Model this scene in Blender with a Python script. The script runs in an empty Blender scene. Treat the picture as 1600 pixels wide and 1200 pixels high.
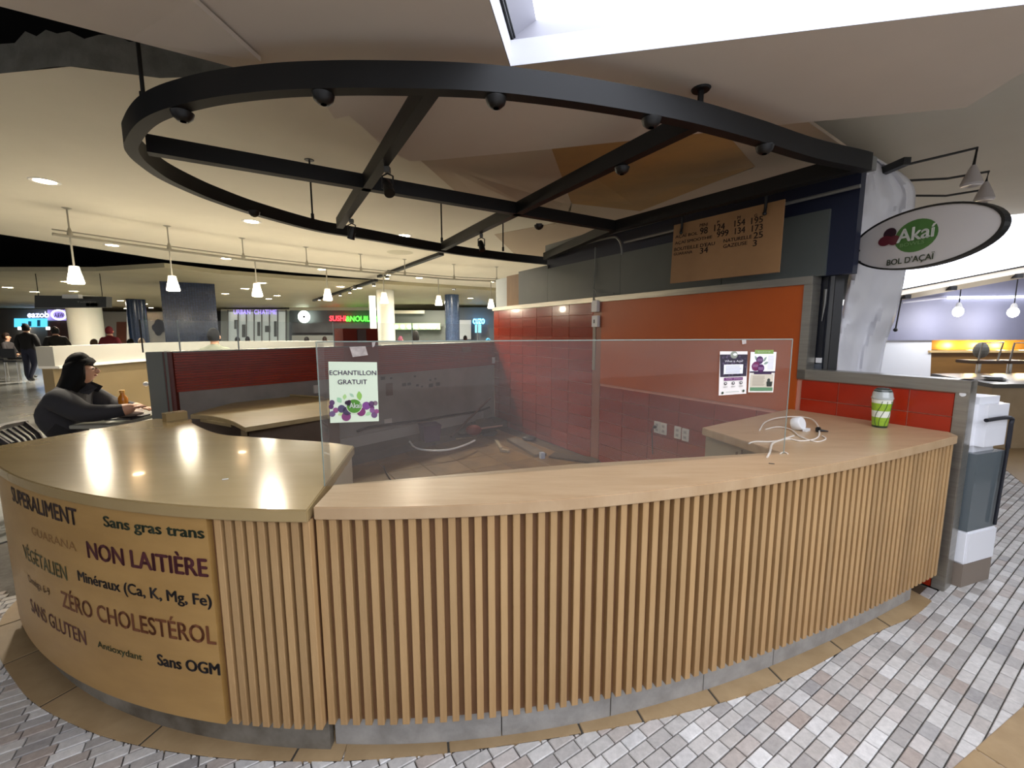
import bpy, bmesh, math, random
import numpy as np
from mathutils import Vector, Matrix, noise

random.seed(7)
D = bpy.data
C = bpy.context.scene.collection

# ------------------------------------------------------------------ camera
F, VX, VY, H = 665.0, 14.0, 5300.0, 1.5          # focal length (px of 1600x1200), plumb vanishing point, eye height
_down = np.array([VX, VY, F]); _down /= np.linalg.norm(_down)
_fw = np.array([0, 0, 1.0]); _fw = _fw - _down * _fw.dot(_down); _fw /= np.linalg.norm(_fw)
MC = np.array([np.cross(_down, _fw), _fw, -_down])
cam = D.objects.new('camera', D.cameras.new('camera')); C.objects.link(cam)
cam.data.sensor_width = 36; cam.data.lens = 36 * F / 1600
cam.data.clip_start = 0.02; cam.data.clip_end = 200
_m = Matrix.Identity(4)
for i in range(3):
    _m[i][0] = MC[i, 0]; _m[i][1] = -MC[i, 1]; _m[i][2] = -MC[i, 2]
_m[2][3] = H
cam.matrix_world = _m
bpy.context.scene.camera = cam

# ------------------------------------------------------------------ world, exposure
sc = bpy.context.scene
sc.view_settings.view_transform = 'Standard'
sc.view_settings.look = 'None'
sc.view_settings.gamma = 1.0
sc.view_settings.use_curve_mapping = False
sc.view_settings.exposure = 0.3
WORLD_STRENGTH = 0.9
SKYLIGHT = 3.0
DOWNLIGHT_W = 75.0
w = D.worlds.new('world'); sc.world = w; w.use_nodes = True
bg = w.node_tree.nodes['Background']
bg.inputs[0].default_value = (0.86, 0.86, 0.87, 1); bg.inputs[1].default_value = WORLD_STRENGTH


# ------------------------------------------------------------------ measuring helpers (photo coordinates -> metres)
def ray(u, v):
    return MC @ np.array([u - 800.0, v - 600.0, F])
def atz(u, v, z):
    r = ray(u, v); t = (z - H) / r[2]
    return Vector((r[0] * t, r[1] * t, z))
def dep(u, v, y):
    r = ray(u, v); t = y / r[1]
    return Vector((r[0] * t, y, H + r[2] * t))
def zat(u, v, p):
    r = ray(u, v); t = math.hypot(p[0], p[1]) / math.hypot(r[0], r[1])
    return H + r[2] * t
def onplane(u, v, a, d):
    r = ray(u, v); t = (d[1] * a[0] - d[0] * a[1]) / (d[1] * r[0] - d[0] * r[1])
    return Vector((r[0] * t, r[1] * t, H + r[2] * t))

WA = Vector((2.2, 2.77)); WD = Vector((0.515, -0.857)).normalized()       # tiled kiosk wall
WN = Vector((WD.y, -WD.x))                                              # faces the kiosk inside
def wallp(s, z, off=0.0):
    q = WA + WD * s + WN * off
    return Vector((q.x, q.y, z))
PB = Vector((-0.29, 6.9)); PD = Vector((-0.667, -0.745)).normalized()    # low back partition, from far corner to near end
PN = Vector((-PD.y, PD.x))                                              # faces the kiosk inside
def partp(s, z, off=0.0):
    q = PB + PD * s + PN * off
    return Vector((q.x, q.y, z))


# ------------------------------------------------------------------ materials
def srgb(c):
    if isinstance(c, str):
        c = tuple(int(c[i:i + 2], 16) for i in (1, 3, 5))
    o = []
    for x in c:
        x /= 255.0
        o.append(x / 12.92 if x <= 0.04045 else ((x + 0.055) / 1.055) ** 2.4)
    return (*o, 1.0)

MATS = {}
def mat(name, col, rough=0.5, metal=0.0, var=None, vscale=6.0, stretch=(1, 1, 1), bump=0.0, bscale=40.0,
        rand=0.0, coat=0.0, emit=None, estr=0.0, island=False, spec=0.5, detail=4.0):
    """procedural principled material: colour + noise variation + bump + per-object variation"""
    if name in MATS:
        return MATS[name]
    m = D.materials.new(name); m.use_nodes = True
    nt = m.node_tree; b = nt.nodes['Principled BSDF']
    c0 = srgb(col)
    b.inputs['Roughness'].default_value = rough
    b.inputs['Metallic'].default_value = metal
    b.inputs['Coat Weight'].default_value = coat
    b.inputs['Specular IOR Level'].default_value = spec
    b.inputs['Base Color'].default_value = c0
    out = None
    tc = nt.nodes.new('ShaderNodeTexCoord'); mp = nt.nodes.new('ShaderNodeMapping')
    mp.inputs['Scale'].default_value = stretch
    nt.links.new(tc.outputs['Object'], mp.inputs[0])
    if var is not None:
        n = nt.nodes.new('ShaderNodeTexNoise'); n.inputs['Scale'].default_value = vscale
        n.inputs['Detail'].default_value = detail; n.inputs['Roughness'].default_value = 0.62
        nt.links.new(mp.outputs[0], n.inputs['Vector'])
        rp = nt.nodes.new('ShaderNodeValToRGB')
        rp.color_ramp.elements[0].position = 0.34; rp.color_ramp.elements[1].position = 0.68
        rp.color_ramp.elements[0].color = c0; rp.color_ramp.elements[1].color = srgb(var)
        nt.links.new(n.outputs[0], rp.inputs[0]); out = rp.outputs[0]
    if rand > 0:
        if island:
            src = nt.nodes.new('ShaderNodeNewGeometry').outputs['Random Per Island']
        else:
            src = nt.nodes.new('ShaderNodeObjectInfo').outputs['Random']
        mr = nt.nodes.new('ShaderNodeMapRange'); mr.inputs[3].default_value = 1 - rand; mr.inputs[4].default_value = 1 + rand * 0.6
        nt.links.new(src, mr.inputs[0])
        hs = nt.nodes.new('ShaderNodeHueSaturation')
        nt.links.new(mr.outputs[0], hs.inputs['Value'])
        if out is None: hs.inputs['Color'].default_value = c0
        else: nt.links.new(out, hs.inputs['Color'])
        out = hs.outputs[0]
    if out is not None:
        nt.links.new(out, b.inputs['Base Color'])
    if bump > 0:
        n2 = nt.nodes.new('ShaderNodeTexNoise'); n2.inputs['Scale'].default_value = bscale; n2.inputs['Detail'].default_value = 3
        nt.links.new(mp.outputs[0], n2.inputs['Vector'])
        bp = nt.nodes.new('ShaderNodeBump'); bp.inputs['Strength'].default_value = bump; bp.inputs['Distance'].default_value = 0.01
        nt.links.new(n2.outputs[0], bp.inputs['Height']); nt.links.new(bp.outputs[0], b.inputs['Normal'])
    if emit is not None:
        b.inputs['Emission Color'].default_value = srgb(emit); b.inputs['Emission Strength'].default_value = estr
    MATS[name] = m
    return m

def glassmat(name, tint=(0.93, 0.96, 0.95), haze=0.0, hazecol=(0.6, 0.6, 0.6), ior=1.5, rough=0.0):
    """clear sheet glass: tinted transmission + fresnel reflection + a diffuse haze standing in for reflected light"""
    if name in MATS: return MATS[name]
    m = D.materials.new(name); m.use_nodes = True; nt = m.node_tree
    nt.nodes.remove(nt.nodes['Principled BSDF']); o = nt.nodes['Material Output']
    tr = nt.nodes.new('ShaderNodeBsdfTransparent'); tr.inputs[0].default_value = (*tint, 1)
    gl = nt.nodes.new('ShaderNodeBsdfGlossy'); gl.inputs['Roughness'].default_value = rough
    fr = nt.nodes.new('ShaderNodeFresnel'); fr.inputs[0].default_value = ior
    mx = nt.nodes.new('ShaderNodeMixShader')
    ge = nt.nodes.new('ShaderNodeNewGeometry'); iv_ = nt.nodes.new('ShaderNodeMath'); iv_.operation = 'SUBTRACT'; iv_.inputs[0].default_value = 1.0; nt.links.new(ge.outputs['Backfacing'], iv_.inputs[1])
    fm = nt.nodes.new('ShaderNodeMath'); fm.operation = 'MULTIPLY'; nt.links.new(fr.outputs[0], fm.inputs[0]); nt.links.new(iv_.outputs[0], fm.inputs[1])     # only the outer face mirrors
    nt.links.new(fm.outputs[0], mx.inputs[0]); nt.links.new(tr.outputs[0], mx.inputs[1]); nt.links.new(gl.outputs[0], mx.inputs[2])
    last = mx.outputs[0]
    if haze > 0:
        df = nt.nodes.new('ShaderNodeBsdfDiffuse'); df.inputs[0].default_value = (*hazecol, 1)  # haze colour paints the milky reflection onto the pane
        m2 = nt.nodes.new('ShaderNodeMixShader')
        n = nt.nodes.new('ShaderNodeTexNoise'); n.inputs['Scale'].default_value = 2.5
        ml = nt.nodes.new('ShaderNodeMath'); ml.operation = 'MULTIPLY'; ml.inputs[1].default_value = haze * 2
        nt.links.new(n.outputs[0], ml.inputs[0]); nt.links.new(ml.outputs[0], m2.inputs[0])
        nt.links.new(last, m2.inputs[1]); nt.links.new(df.outputs[0], m2.inputs[2]); last = m2.outputs[0]
    nt.links.new(last, o.inputs[0])
    MATS[name] = m
    return m

def glow(name, col, s):
    return mat(name, col, 0.5, emit=col, estr=s)

def paver_mat(name, island):
    m = D.materials.new(name); m.use_nodes = True; nt = m.node_tree; b = nt.nodes['Principled BSDF']
    b.inputs['Roughness'].default_value = 0.42
    if island: src = nt.nodes.new('ShaderNodeNewGeometry').outputs['Random Per Island']
    else: src = nt.nodes.new('ShaderNodeObjectInfo').outputs['Random']
    rp = nt.nodes.new('ShaderNodeValToRGB'); rp.color_ramp.interpolation = 'LINEAR'
    cols = [(0.0, '#a19c98'), (0.22, '#bdb9b4'), (0.42, '#cfccc8'), (0.62, '#b6b0aa'), (0.78, '#a89b92'), (0.9, '#dcdad7'), (1.0, '#8f8b89')]
    el = rp.color_ramp.elements
    while len(el) < len(cols): el.new(0.5)
    for e, (p, c) in zip(el, cols): e.position = p; e.color = srgb(c)
    nt.links.new(src, rp.inputs[0])
    tc = nt.nodes.new('ShaderNodeNewGeometry')
    n = nt.nodes.new('ShaderNodeTexNoise'); n.inputs['Scale'].default_value = 38; n.inputs['Detail'].default_value = 6; n.inputs['Roughness'].default_value = 0.7
    nt.links.new(tc.outputs['Position'], n.inputs['Vector'])
    mr = nt.nodes.new('ShaderNodeMapRange'); mr.inputs[1].default_value = 0.3; mr.inputs[2].default_value = 0.7; mr.inputs[3].default_value = 0.78; mr.inputs[4].default_value = 1.12
    nt.links.new(n.outputs[0], mr.inputs[0])
    hs = nt.nodes.new('ShaderNodeHueSaturation'); nt.links.new(rp.outputs[0], hs.inputs['Color']); nt.links.new(mr.outputs[0], hs.inputs['Value'])
    nt.links.new(hs.outputs[0], b.inputs['Base Color'])
    bp = nt.nodes.new('ShaderNodeBump'); bp.inputs['Strength'].default_value = 0.25; bp.inputs['Distance'].default_value = 0.004
    nt.links.new(n.outputs[0], bp.inputs['Height']); nt.links.new(bp.outputs[0], b.inputs['Normal'])
    return m

M_TOP = mat('maple top varnished', '#9e875c', 0.17, var='#a68f64', vscale=1.6, stretch=(1.0, 4, 1), coat=0.2)
M_TOPR = mat('maple top worn', '#ae906c', 0.3, var='#bb9f7c', vscale=2.6, stretch=(1.5, 9, 1), bump=0.05)
M_SLAT = mat('maple slat', '#b39164', 0.5, var='#a38054', vscale=5, stretch=(6, 6, 0.5), rand=0.13, bump=0.05)
M_BACK = mat('slat backing maple', '#7f5a38', 0.6, var='#714f30', vscale=5, stretch=(5, 5, 0.5))
M_PANEL = mat('maple printed panel', '#b08a50', 0.38, var='#a27d46', vscale=2.5, stretch=(1, 1, 3), bump=0.02)
M_KICK = mat('grey stone base', '#a09d99', 0.5, var='#85827e', vscale=9, bump=0.12)
M_CURB = mat('tan stone', '#a58c68', 0.5, var='#957c59', vscale=7, bump=0.08, rand=0.08)
M_GROUT = mat('dark grout', '#6d6963', 0.9, var='#5a564f', vscale=30)
M_STEEL = mat('brushed stainless steel', '#a8a49a', 0.32, 0.85, var='#96928a', vscale=3, stretch=(1, 1, 14))
M_STEELD = mat('dull steel', '#6a6965', 0.42, 0.75)
M_BLACK = mat('black painted steel', '#0c0c0d', 0.55, var='#101112', vscale=3, spec=0.35)
M_BLK = mat('black plastic', '#0d0d0e', 0.45)
M_ORANGE = mat('orange laminate', '#b2500e', 0.38, var='#a8490c', vscale=1.5)
M_TILE = mat('red glazed tile', '#882a12', 0.18, var='#7d250f', vscale=3, rand=0.12, coat=0.2)
M_TILE2 = mat('bright red glazed tile', '#a02a14', 0.18, var='#932612', vscale=3, rand=0.08, coat=0.2)
M_GROUTR = mat('pink grout', '#c58671', 0.8)
M_WHITE = mat('white paint', '#e2e1de', 0.5)
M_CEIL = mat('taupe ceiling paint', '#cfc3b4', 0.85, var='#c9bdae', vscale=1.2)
M_CEILD = mat('brown facet', '#b8a68f', 0.85)
M_CEILO = mat('ochre facet', '#b08649', 0.8, var='#9c7a48', vscale=1.5)  # both facet tones are darker and browner than the soffit's
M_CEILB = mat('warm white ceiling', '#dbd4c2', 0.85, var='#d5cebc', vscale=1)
M_PAVE = paver_mat('grey paver', False)
M_PAVES = paver_mat('grey paver field', True)
M_SKIN = mat('skin', '#c99a7d', 0.5)
M_PLASTICW = mat('white plastic', '#dedede', 0.4)


# ------------------------------------------------------------------ object helpers
def link(o, parent=None):
    C.objects.link(o)
    if parent is not None: o.parent = parent
    return o
def tag(o, label=None, cat=None, group=None, kind=None):
    if label: o['label'] = label
    if cat: o['category'] = cat
    if group: o['group'] = group
    if kind: o['kind'] = kind
    return o
def smooth(me, ang=40):
    for p in me.polygons: p.use_smooth = True
    try: me.set_sharp_from_angle(angle=math.radians(ang))
    except Exception: pass
def obj(name, verts, faces, m, parent=None, sm=False, fix=True):
    me = D.meshes.new(name); me.from_pydata([tuple(v) for v in verts], [], faces)
    if fix:
        bm = bmesh.new(); bm.from_mesh(me); bmesh.ops.recalc_face_normals(bm, faces=bm.faces); bm.to_mesh(me); bm.free()
    me.materials.append(m)
    if sm: smooth(me)
    o = D.objects.new(name, me); link(o, parent)
    return o
def rooted(name, loc, label=None, cat=None, group=None, rz=0.0):
    o = D.objects.new(name, None); o.empty_display_size = 0.05; link(o)
    o.location = loc; o.rotation_euler = (0, 0, rz)
    return tag(o, label, cat, group)
def keep(o, root):
    """parent without moving (o's vertices are in world space)"""
    o.parent = root
    o.matrix_parent_inverse = Matrix.Translation(root.location).inverted() if root.type == 'EMPTY' and root.rotation_euler.z == 0 else root.matrix_basis.inverted()
    return o
class G:
    """gathers shapes into one mesh"""
    def __init__(s): s.v = []; s.f = []
    def add(s, v, f):
        n = len(s.v); s.v += [Vector(x) for x in v]; s.f += [tuple(i + n for i in q) for q in f]; return s
    def box(s, c, size, rz=0.0, M=None):
        x, y, z = (k / 2 for k in size)
        vs = [Vector((a * x, b * y, d * z)) for a in (-1, 1) for b in (-1, 1) for d in (-1, 1)]
        R = M if M is not None else Matrix.Rotation(rz, 3, 'Z')
        vs = [R @ q + Vector(c) for q in vs]
        return s.add(vs, [(0, 1, 3, 2), (4, 6, 7, 5), (0, 4, 5, 1), (2, 3, 7, 6), (0, 2, 6, 4), (1, 5, 7, 3)])
    def prism(s, poly, z0, z1):
        n = len(poly)
        vs = [(p[0], p[1], z0) for p in poly] + [(p[0], p[1], z1) for p in poly]
        return s.add(vs, [tuple(range(n - 1, -1, -1)), tuple(range(n, 2 * n))] + [(i, (i + 1) % n, n + (i + 1) % n, n + i) for i in range(n)])
    def slab(s, pts, nrm, t):
        """polygon with thickness t along -nrm"""
        n = len(pts); nrm = Vector(nrm).normalized() * t
        vs = [Vector(p) for p in pts] + [Vector(p) - nrm for p in pts]
        return s.add(vs, [tuple(range(n)), tuple(range(2 * n - 1, n - 1, -1))] + [(i, n + i, n + (i + 1) % n, (i + 1) % n) for i in range(n)])
    def tube(s, pts, r, n=8, closed=False):
        pts = [Vector(p) for p in pts]; N = len(pts); rs = r if isinstance(r, (list, tuple)) else [r] * N
        up0 = None; rings = []
        for i, p in enumerate(pts):
            if closed: t = (pts[(i + 1) % N] - pts[i - 1]).normalized()
            else: t = (pts[min(i + 1, N - 1)] - pts[max(i - 1, 0)]).normalized()
            if up0 is None:
                a = Vector((0, 0, 1)) if abs(t.z) < 0.9 else Vector((1, 0, 0))
                up0 = (a - t * a.dot(t)).normalized()
            else:
                q = up0 - t * up0.dot(t)
                if q.length > 1e-5: up0 = q.normalized()
            sd = t.cross(up0)
            rings.append([p + (up0 * math.cos(2 * math.pi * k / n) + sd * math.sin(2 * math.pi * k / n)) * rs[i] for k in range(n)])
        vs = [q for R in rings for q in R]; fs = []
        for i in range(N if closed else N - 1):
            j = (i + 1) % N
            for k in range(n): fs.append((i * n + k, i * n + (k + 1) % n, j * n + (k + 1) % n, j * n + k))
        if not closed: fs += [tuple(range(n - 1, -1, -1)), tuple((N - 1) * n + k for k in range(n))]
        return s.add(vs, fs)
    def lathe(s, prof, c=(0, 0, 0), n=24, M=None, cap=True):
        vs = []; fs = []
        for r, z in prof:
            for k in range(n):
                q = Vector((r * math.cos(2 * math.pi * k / n), r * math.sin(2 * math.pi * k / n), z))
                if M is not None: q = M @ q
                vs.append(q + Vector(c))
        for i in range(len(prof) - 1):
            for k in range(n): fs.append((i * n + k, i * n + (k + 1) % n, (i + 1) * n + (k + 1) % n, (i + 1) * n + k))
        if cap and prof[0][0] > 1e-6: fs.append(tuple(range(n - 1, -1, -1)))
        if cap and prof[-1][0] > 1e-6: fs.append(tuple((len(prof) - 1) * n + k for k in range(n)))
        return s.add(vs, fs)
    def ball(s, c, r, n=14, m=8, M=None):
        rx, ry, rz = r if isinstance(r, (tuple, list)) else (r, r, r)
        vs = []; fs = []
        for i in range(m + 1):
            th = math.pi * i / m
            for k in range(n):
                q = Vector((rx * math.sin(th) * math.cos(2 * math.pi * k / n), ry * math.sin(th) * math.sin(2 * math.pi * k / n), rz * math.cos(th)))
                if M is not None: q = M @ q
                vs.append(q + Vector(c))
        for i in range(m):
            for k in range(n): fs.append((i * n + k, i * n + (k + 1) % n, (i + 1) * n + (k + 1) % n, (i + 1) * n + k))
        return s.add(vs, fs)
    def sweep(s, path, prof):
        """path: list of (point2d, outward2d); prof: closed list of (offset outward, z)"""
        n = len(prof); vs = []; fs = []
        for p, o in path:
            for a, z in prof: vs.append((p[0] + o[0] * a, p[1] + o[1] * a, z))
        for i in range(len(path) - 1):
            for k in range(n): fs.append((i * n + k, i * n + (k + 1) % n, (i + 1) * n + (k + 1) % n, (i + 1) * n + k))
        fs += [tuple(range(n - 1, -1, -1)), tuple((len(path) - 1) * n + k for k in range(n))]
        return s.add(vs, fs)
    def build(s, name, m, parent=None, sm=False, bevel=0.0, fix=True):
        o = obj(name, s.v, s.f, m, None, sm, fix)
        if bevel > 0:
            bm = bmesh.new(); bm.from_mesh(o.data)
            bmesh.ops.bevel(bm, geom=[e for e in bm.edges if e.is_manifold and e.calc_face_angle(0) > 0.5], offset=bevel, segments=2, affect='EDGES', clamp_overlap=True)
            bm.to_mesh(o.data); bm.free()
        if parent is not None: keep(o, parent)
        return o

def spline(P, n=8, closed=False):
    P = [Vector(p) for p in P]; N = len(P); out = []
    for i in range(N if closed else N - 1):
        if closed: a, b, c, d = P[i - 1], P[i], P[(i + 1) % N], P[(i + 2) % N]
        else: a, b, c, d = P[max(i - 1, 0)], P[i], P[i + 1], P[min(i + 2, N - 1)]
        for k in range(n):
            t = k / n
            out.append(0.5 * ((2 * b) + (c - a) * t + (2 * a - 5 * b + 4 * c - d) * t * t + (3 * b - a - 3 * c + d) * t ** 3))
    if not closed: out.append(P[-1])
    return out

# ---- lettering: built-in font turned into flat meshes
_dg = None
def textmesh(body, bold=0.0):
    cu = D.curves.new('lettering', 'FONT'); cu.body = body; cu.resolution_u = 3
    to = D.objects.new('lettering', cu); C.objects.link(to)
    bpy.context.view_layer.update()
    me = D.meshes.new_from_object(to.evaluated_get(bpy.context.evaluated_depsgraph_get()))
    D.objects.remove(to); D.curves.remove(cu)
    v = np.array([q.co[:2] for q in me.vertices]); f = [tuple(p.vertices) for p in me.polygons]
    D.meshes.remove(me)
    lo, hi = v.min(0), v.max(0)
    if bold > 0:
        b_ = bold * 0.8; n0 = len(v); f0 = list(f); vv = [v]
        for k_, (dx, dy) in enumerate(((-b_, 0), (b_, 0), (0, b_ * 0.5), (0, -b_ * 0.5))):
            vv.append(v + np.array([dx, dy])); f += [tuple(i + n0 * (k_ + 1) for i in q) for q in f0]
        v = np.concatenate(vv)
    return v, f, lo, hi
def lettering(body, place, m, parent, bold=0.0, name='lettering', box=None):
    """place(a, b): a, b in 0..1 across the text's own box -> world point"""
    v, f, lo, hi = textmesh(body, bold)
    if box: lo, hi = np.array(box[0]), np.array(box[1])
    d = hi - lo
    vs = [place((q[0] - lo[0]) / d[0], (q[1] - lo[1]) / d[1]) for q in v]
    if len(f) == 0: return None
    # one object per word: words are parted where the gap between glyphs is wide
    iv = sorted((min(v[i][0] for i in q), max(v[i][0] for i in q)) for q in f)
    cuts_ = []; hi_x = iv[0][1]
    for a_, b_ in iv:
        if a_ - hi_x > 0.17: cuts_.append((a_ + hi_x) / 2)
        hi_x = max(hi_x, b_)
    grp = {}
    for q in f: grp.setdefault(sum(v[q[0]][0] > c_ for c_ in cuts_), []).append(q)
    o = None
    for k_ in sorted(grp):
        ids = sorted({i for q in grp[k_] for i in q}); mp_ = {i: n_ for n_, i in enumerate(ids)}
        o = obj(name, [vs[i] for i in ids], [tuple(mp_[i] for i in q) for q in grp[k_]], m, None, fix=False)
        if parent is not None: keep(o, parent)
    return o
def quadplace(bl, br, tl, tr=None):
    bl, br, tl = Vector(bl), Vector(br), Vector(tl)
    tr = Vector(tr) if tr is not None else br + tl - bl
    return lambda a, b: (bl * (1 - a) + br * a) * (1 - b) + (tl * (1 - a) + tr * a) * b

# ================================================================== THE SETTING
from mathutils.geometry import tessellate_polygon
ZS, ZB = 2.6, 3.0
def struct(o): return tag(o, kind='structure')

# ---- skylight over the walkway
S0 = atz(797, 104, ZS); S1 = atz(1600, 8, ZS)
e1 = (S1 - S0).normalized(); e2 = Vector((e1.y, -e1.x, 0))
if e2.y > 0: e2 = -e2
hole = [S0, S0 + e1 * 6.2, S0 + e1 * 6.2 + e2 * 6.4, S0 + e2 * 6.4]
ZP = 2.95
P0 = atz(838, 31, ZP)
pane = [P0, P0 + e1 * 5.8, P0 + e1 * 5.8 + e2 * 5.7, P0 + e2 * 5.7]
win = struct(obj('window_1', [p for p in pane] + [p + Vector((0, 0, 0.02)) for p in pane], [(0, 1, 2, 3), (7, 6, 5, 4), (0, 4, 5, 1), (1, 5, 6, 2), (2, 6, 7, 3), (3, 7, 4, 0)], glow('skylight daylight', '#eef3ff', SKYLIGHT)))
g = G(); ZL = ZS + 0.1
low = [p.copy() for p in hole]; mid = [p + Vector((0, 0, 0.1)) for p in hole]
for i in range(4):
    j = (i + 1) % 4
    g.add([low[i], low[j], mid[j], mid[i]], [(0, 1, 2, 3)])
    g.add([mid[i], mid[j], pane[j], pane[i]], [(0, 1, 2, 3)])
well = struct(g.build('trim_1', mat('skylight well shaded white', '#85848c', 0.6), fix=False))  # white well; shade above the lip is put into its grey colour
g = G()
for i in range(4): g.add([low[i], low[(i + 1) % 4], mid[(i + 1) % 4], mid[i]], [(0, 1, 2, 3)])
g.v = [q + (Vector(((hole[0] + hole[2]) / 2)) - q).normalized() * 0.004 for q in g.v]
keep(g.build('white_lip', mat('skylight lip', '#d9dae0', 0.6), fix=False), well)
g = G()
for k in (0.03, 0.065):
    a, b = mid[0].lerp(pane[0], k * 2), mid[3].lerp(pane[3], k * 2)
    g.tube([a + Vector((0.004, 0, -0.004)), b + Vector((0.004, 0, -0.004))], 0.006, 6)
keep(g.build('vent_slot', M_BLK), well)

# ---- dropped soffit around the skylight
edge_px = [(-500, -125), (-200, -44), (0, 10), (200, 62), (365, 105), (470, 133), (500, 150), (523, 186), (545, 181), (566, 198), (602, 232), (640, 252), (680, 250), (860, 233), (1250, 192), (1510, 168), (1600, 112), (1800, 20)]
outer = [atz(u, v, ZS) for u, v in edge_px] + [Vector((10, -7.5, ZS)), Vector((-9, -7.5, ZS))]
tri = tessellate_polygon([outer, hole]); allv = outer + hole
g = G(); g.add(allv, [tuple(t) for t in tri])
n = len(outer)
up = [Vector((p.x, p.y, 3.6)) for p in outer]
for i in range(n):
    j = (i + 1) % n
    g.add([outer[i], outer[j], up[j], up[i]], [(0, 1, 2, 3)])
struct(g.build('ceiling', M_CEIL, fix=False))

# ---- creased facets hanging behind the soffit edge, above the ring
def facet(pts, m, name='ceiling'):
    vs = [atz(u, v, z) for u, v, z in pts]; t = Vector((0, 0, 0.02))
    nn = len(vs)
    return struct(obj(name, vs + [q + t for q in vs], [tuple(range(nn)), tuple(range(2 * nn - 1, nn - 1, -1))] + [(i, (i + 1) % nn, nn + (i + 1) % nn, nn + i) for i in range(nn)], m, fix=True))
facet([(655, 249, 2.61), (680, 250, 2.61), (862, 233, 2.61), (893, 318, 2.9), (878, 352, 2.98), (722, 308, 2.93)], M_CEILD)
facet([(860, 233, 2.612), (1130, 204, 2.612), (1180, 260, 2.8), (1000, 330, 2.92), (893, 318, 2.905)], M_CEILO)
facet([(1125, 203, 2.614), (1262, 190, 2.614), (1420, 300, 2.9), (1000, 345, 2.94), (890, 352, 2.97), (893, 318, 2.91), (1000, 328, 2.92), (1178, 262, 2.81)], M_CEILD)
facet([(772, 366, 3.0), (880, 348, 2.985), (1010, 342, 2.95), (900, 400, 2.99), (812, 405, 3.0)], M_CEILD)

facet([(-500, -125, ZS - .004), (-200, -44, ZS - .004), (0, 10, ZS - .004), (200, 62, ZS - .004), (365, 105, ZS - .004), (408, 97, ZS - .03), (300, 0, ZS - .03), (150, -140, ZS - .03)], M_CEIL)
# ---- upper ceiling of the hall, beyond the soffit
ceilB = [atz(-700, 150, ZB), atz(-200, 122, ZB), atz(0, 115, ZB), atz(110, 104, ZB), atz(250, 122, ZB), atz(380, 118, ZB), Vector((-0.9, 2.0, ZB)), Vector((1.0, 2.0, ZB)), Vector((3.6, 1.6, ZB)), Vector((9.5, 2.2, ZB)),
         atz(1900, 318, ZB), atz(1600, 334, ZB), atz(1430, 352, ZB), Vector((3.2, 6.0, ZB)), Vector((2.2, 17.6, ZB)),
         atz(850, 456, ZB), atz(640, 441, ZB), atz(450, 425, ZB), atz(260, 406, ZB), atz(0, 366, ZB), atz(-300, 316, ZB), Vector((-12, 3.4, ZB))]
g = G(); g.add(ceilB, [tuple(t) for t in tessellate_polygon([ceilB])])
nb = len(ceilB)
for i in range(nb):
    if i < 6: continue
    a, b = ceilB[i], ceilB[(i + 1) % nb]
    g.add([a, b, b + Vector((0, 0, 0.07)), a + Vector((0, 0, 0.07))], [(0, 1, 2, 3)])
struct(g.build('ceiling', M_CEILB, fix=False))
# rough concrete edge of that ceiling above the dark slot
g = G(); rng = random.Random(3)
seg = [ceilB[0].lerp(ceilB[1], t) for t in (0.2, 0.6)] + spline(ceilB[1:6], 6)
lo_ = [p + Vector((0, 0, 0.0)) for p in seg]
hi_ = [p + Vector((-0.02, 0.04, 0.20 + rng.uniform(-0.035, 0.035))) for p in seg]
for i in range(len(seg) - 1): g.add([lo_[i], lo_[i + 1], hi_[i + 1], hi_[i]], [(0, 1, 2, 3)])
struct(g.build('trim_2', mat('rough concrete', '#85837a', 0.95, var='#6a685f', vscale=5, bump=0.5, bscale=20), fix=False))
# black roof void behind the slots
struct(obj('ceiling', [(-40, -8, 4.2), (30, -8, 4.2), (30, 45, 4.2), (-40, 45, 4.2)], [(3, 2, 1, 0)], mat('black roof void', '#060606', 0.9), fix=False))
# lower ceiling over the food court
ZC = 2.9
ceilC = [atz(-500, 395, ZC), atz(0, 424, ZC), atz(150, 424, ZC), atz(257, 418, ZC), atz(345, 428, ZC), atz(470, 437, ZC), atz(640, 446, ZC), atz(900, 462, ZC), Vector((12, 32, ZC)), Vector((-40, 32, ZC)), Vector((-40, 12, ZC))]
g = G(); g.add(ceilC, [tuple(t) for t in tessellate_polygon([ceilC])])
for i in range(len(ceilC)):
    a, b = ceilC[i], ceilC[(i + 1) % len(ceilC)]
    g.add([a, b, b + Vector((0, 0, 0.1)), a + Vector((0, 0, 0.1))], [(0, 1, 2, 3)])
struct(g.build('ceiling', mat('court ceiling', '#b7ae8e', 0.6, var='#ada486', vscale=0.8), fix=False))

# ---- floor
struct(obj('floor', [(-45, -8, -0.012), (30, -8, -0.012), (30, 45, -0.012), (-45, 45, -0.012)], [(0, 1, 2, 3)], M_GROUT, fix=False))
floor_ob = C.objects['floor']
struct(obj('floor', [(-9, -8, -0.003), (12, -8, -0.003), (12, 0.86, -0.003), (-9, 0.86, -0.003)], [(0, 1, 2, 3)], mat('grey paving behind', '#b4b1ad', 0.5, var='#a09d99', vscale=14), fix=False))
court = [atz(-900, 560, 0), atz(-300, 700, 0), Vector((-3.9, 2.4, 0)), Vector((-3.0, 4.4, 0)), Vector((-0.2, 8.0, 0)), Vector((6, 14, 0)), Vector((12, 34, 0)), Vector((-42, 34, 0)), Vector((-42, 10, 0))]
g = G(); g.prism([(p.x, p.y) for p in court], -0.011, -0.002)
struct(g.build('floor', mat('polished court floor', '#8f908d', 0.22, var='#7b7c7a', vscale=1.3, stretch=(1, 1, 1))))

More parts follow.
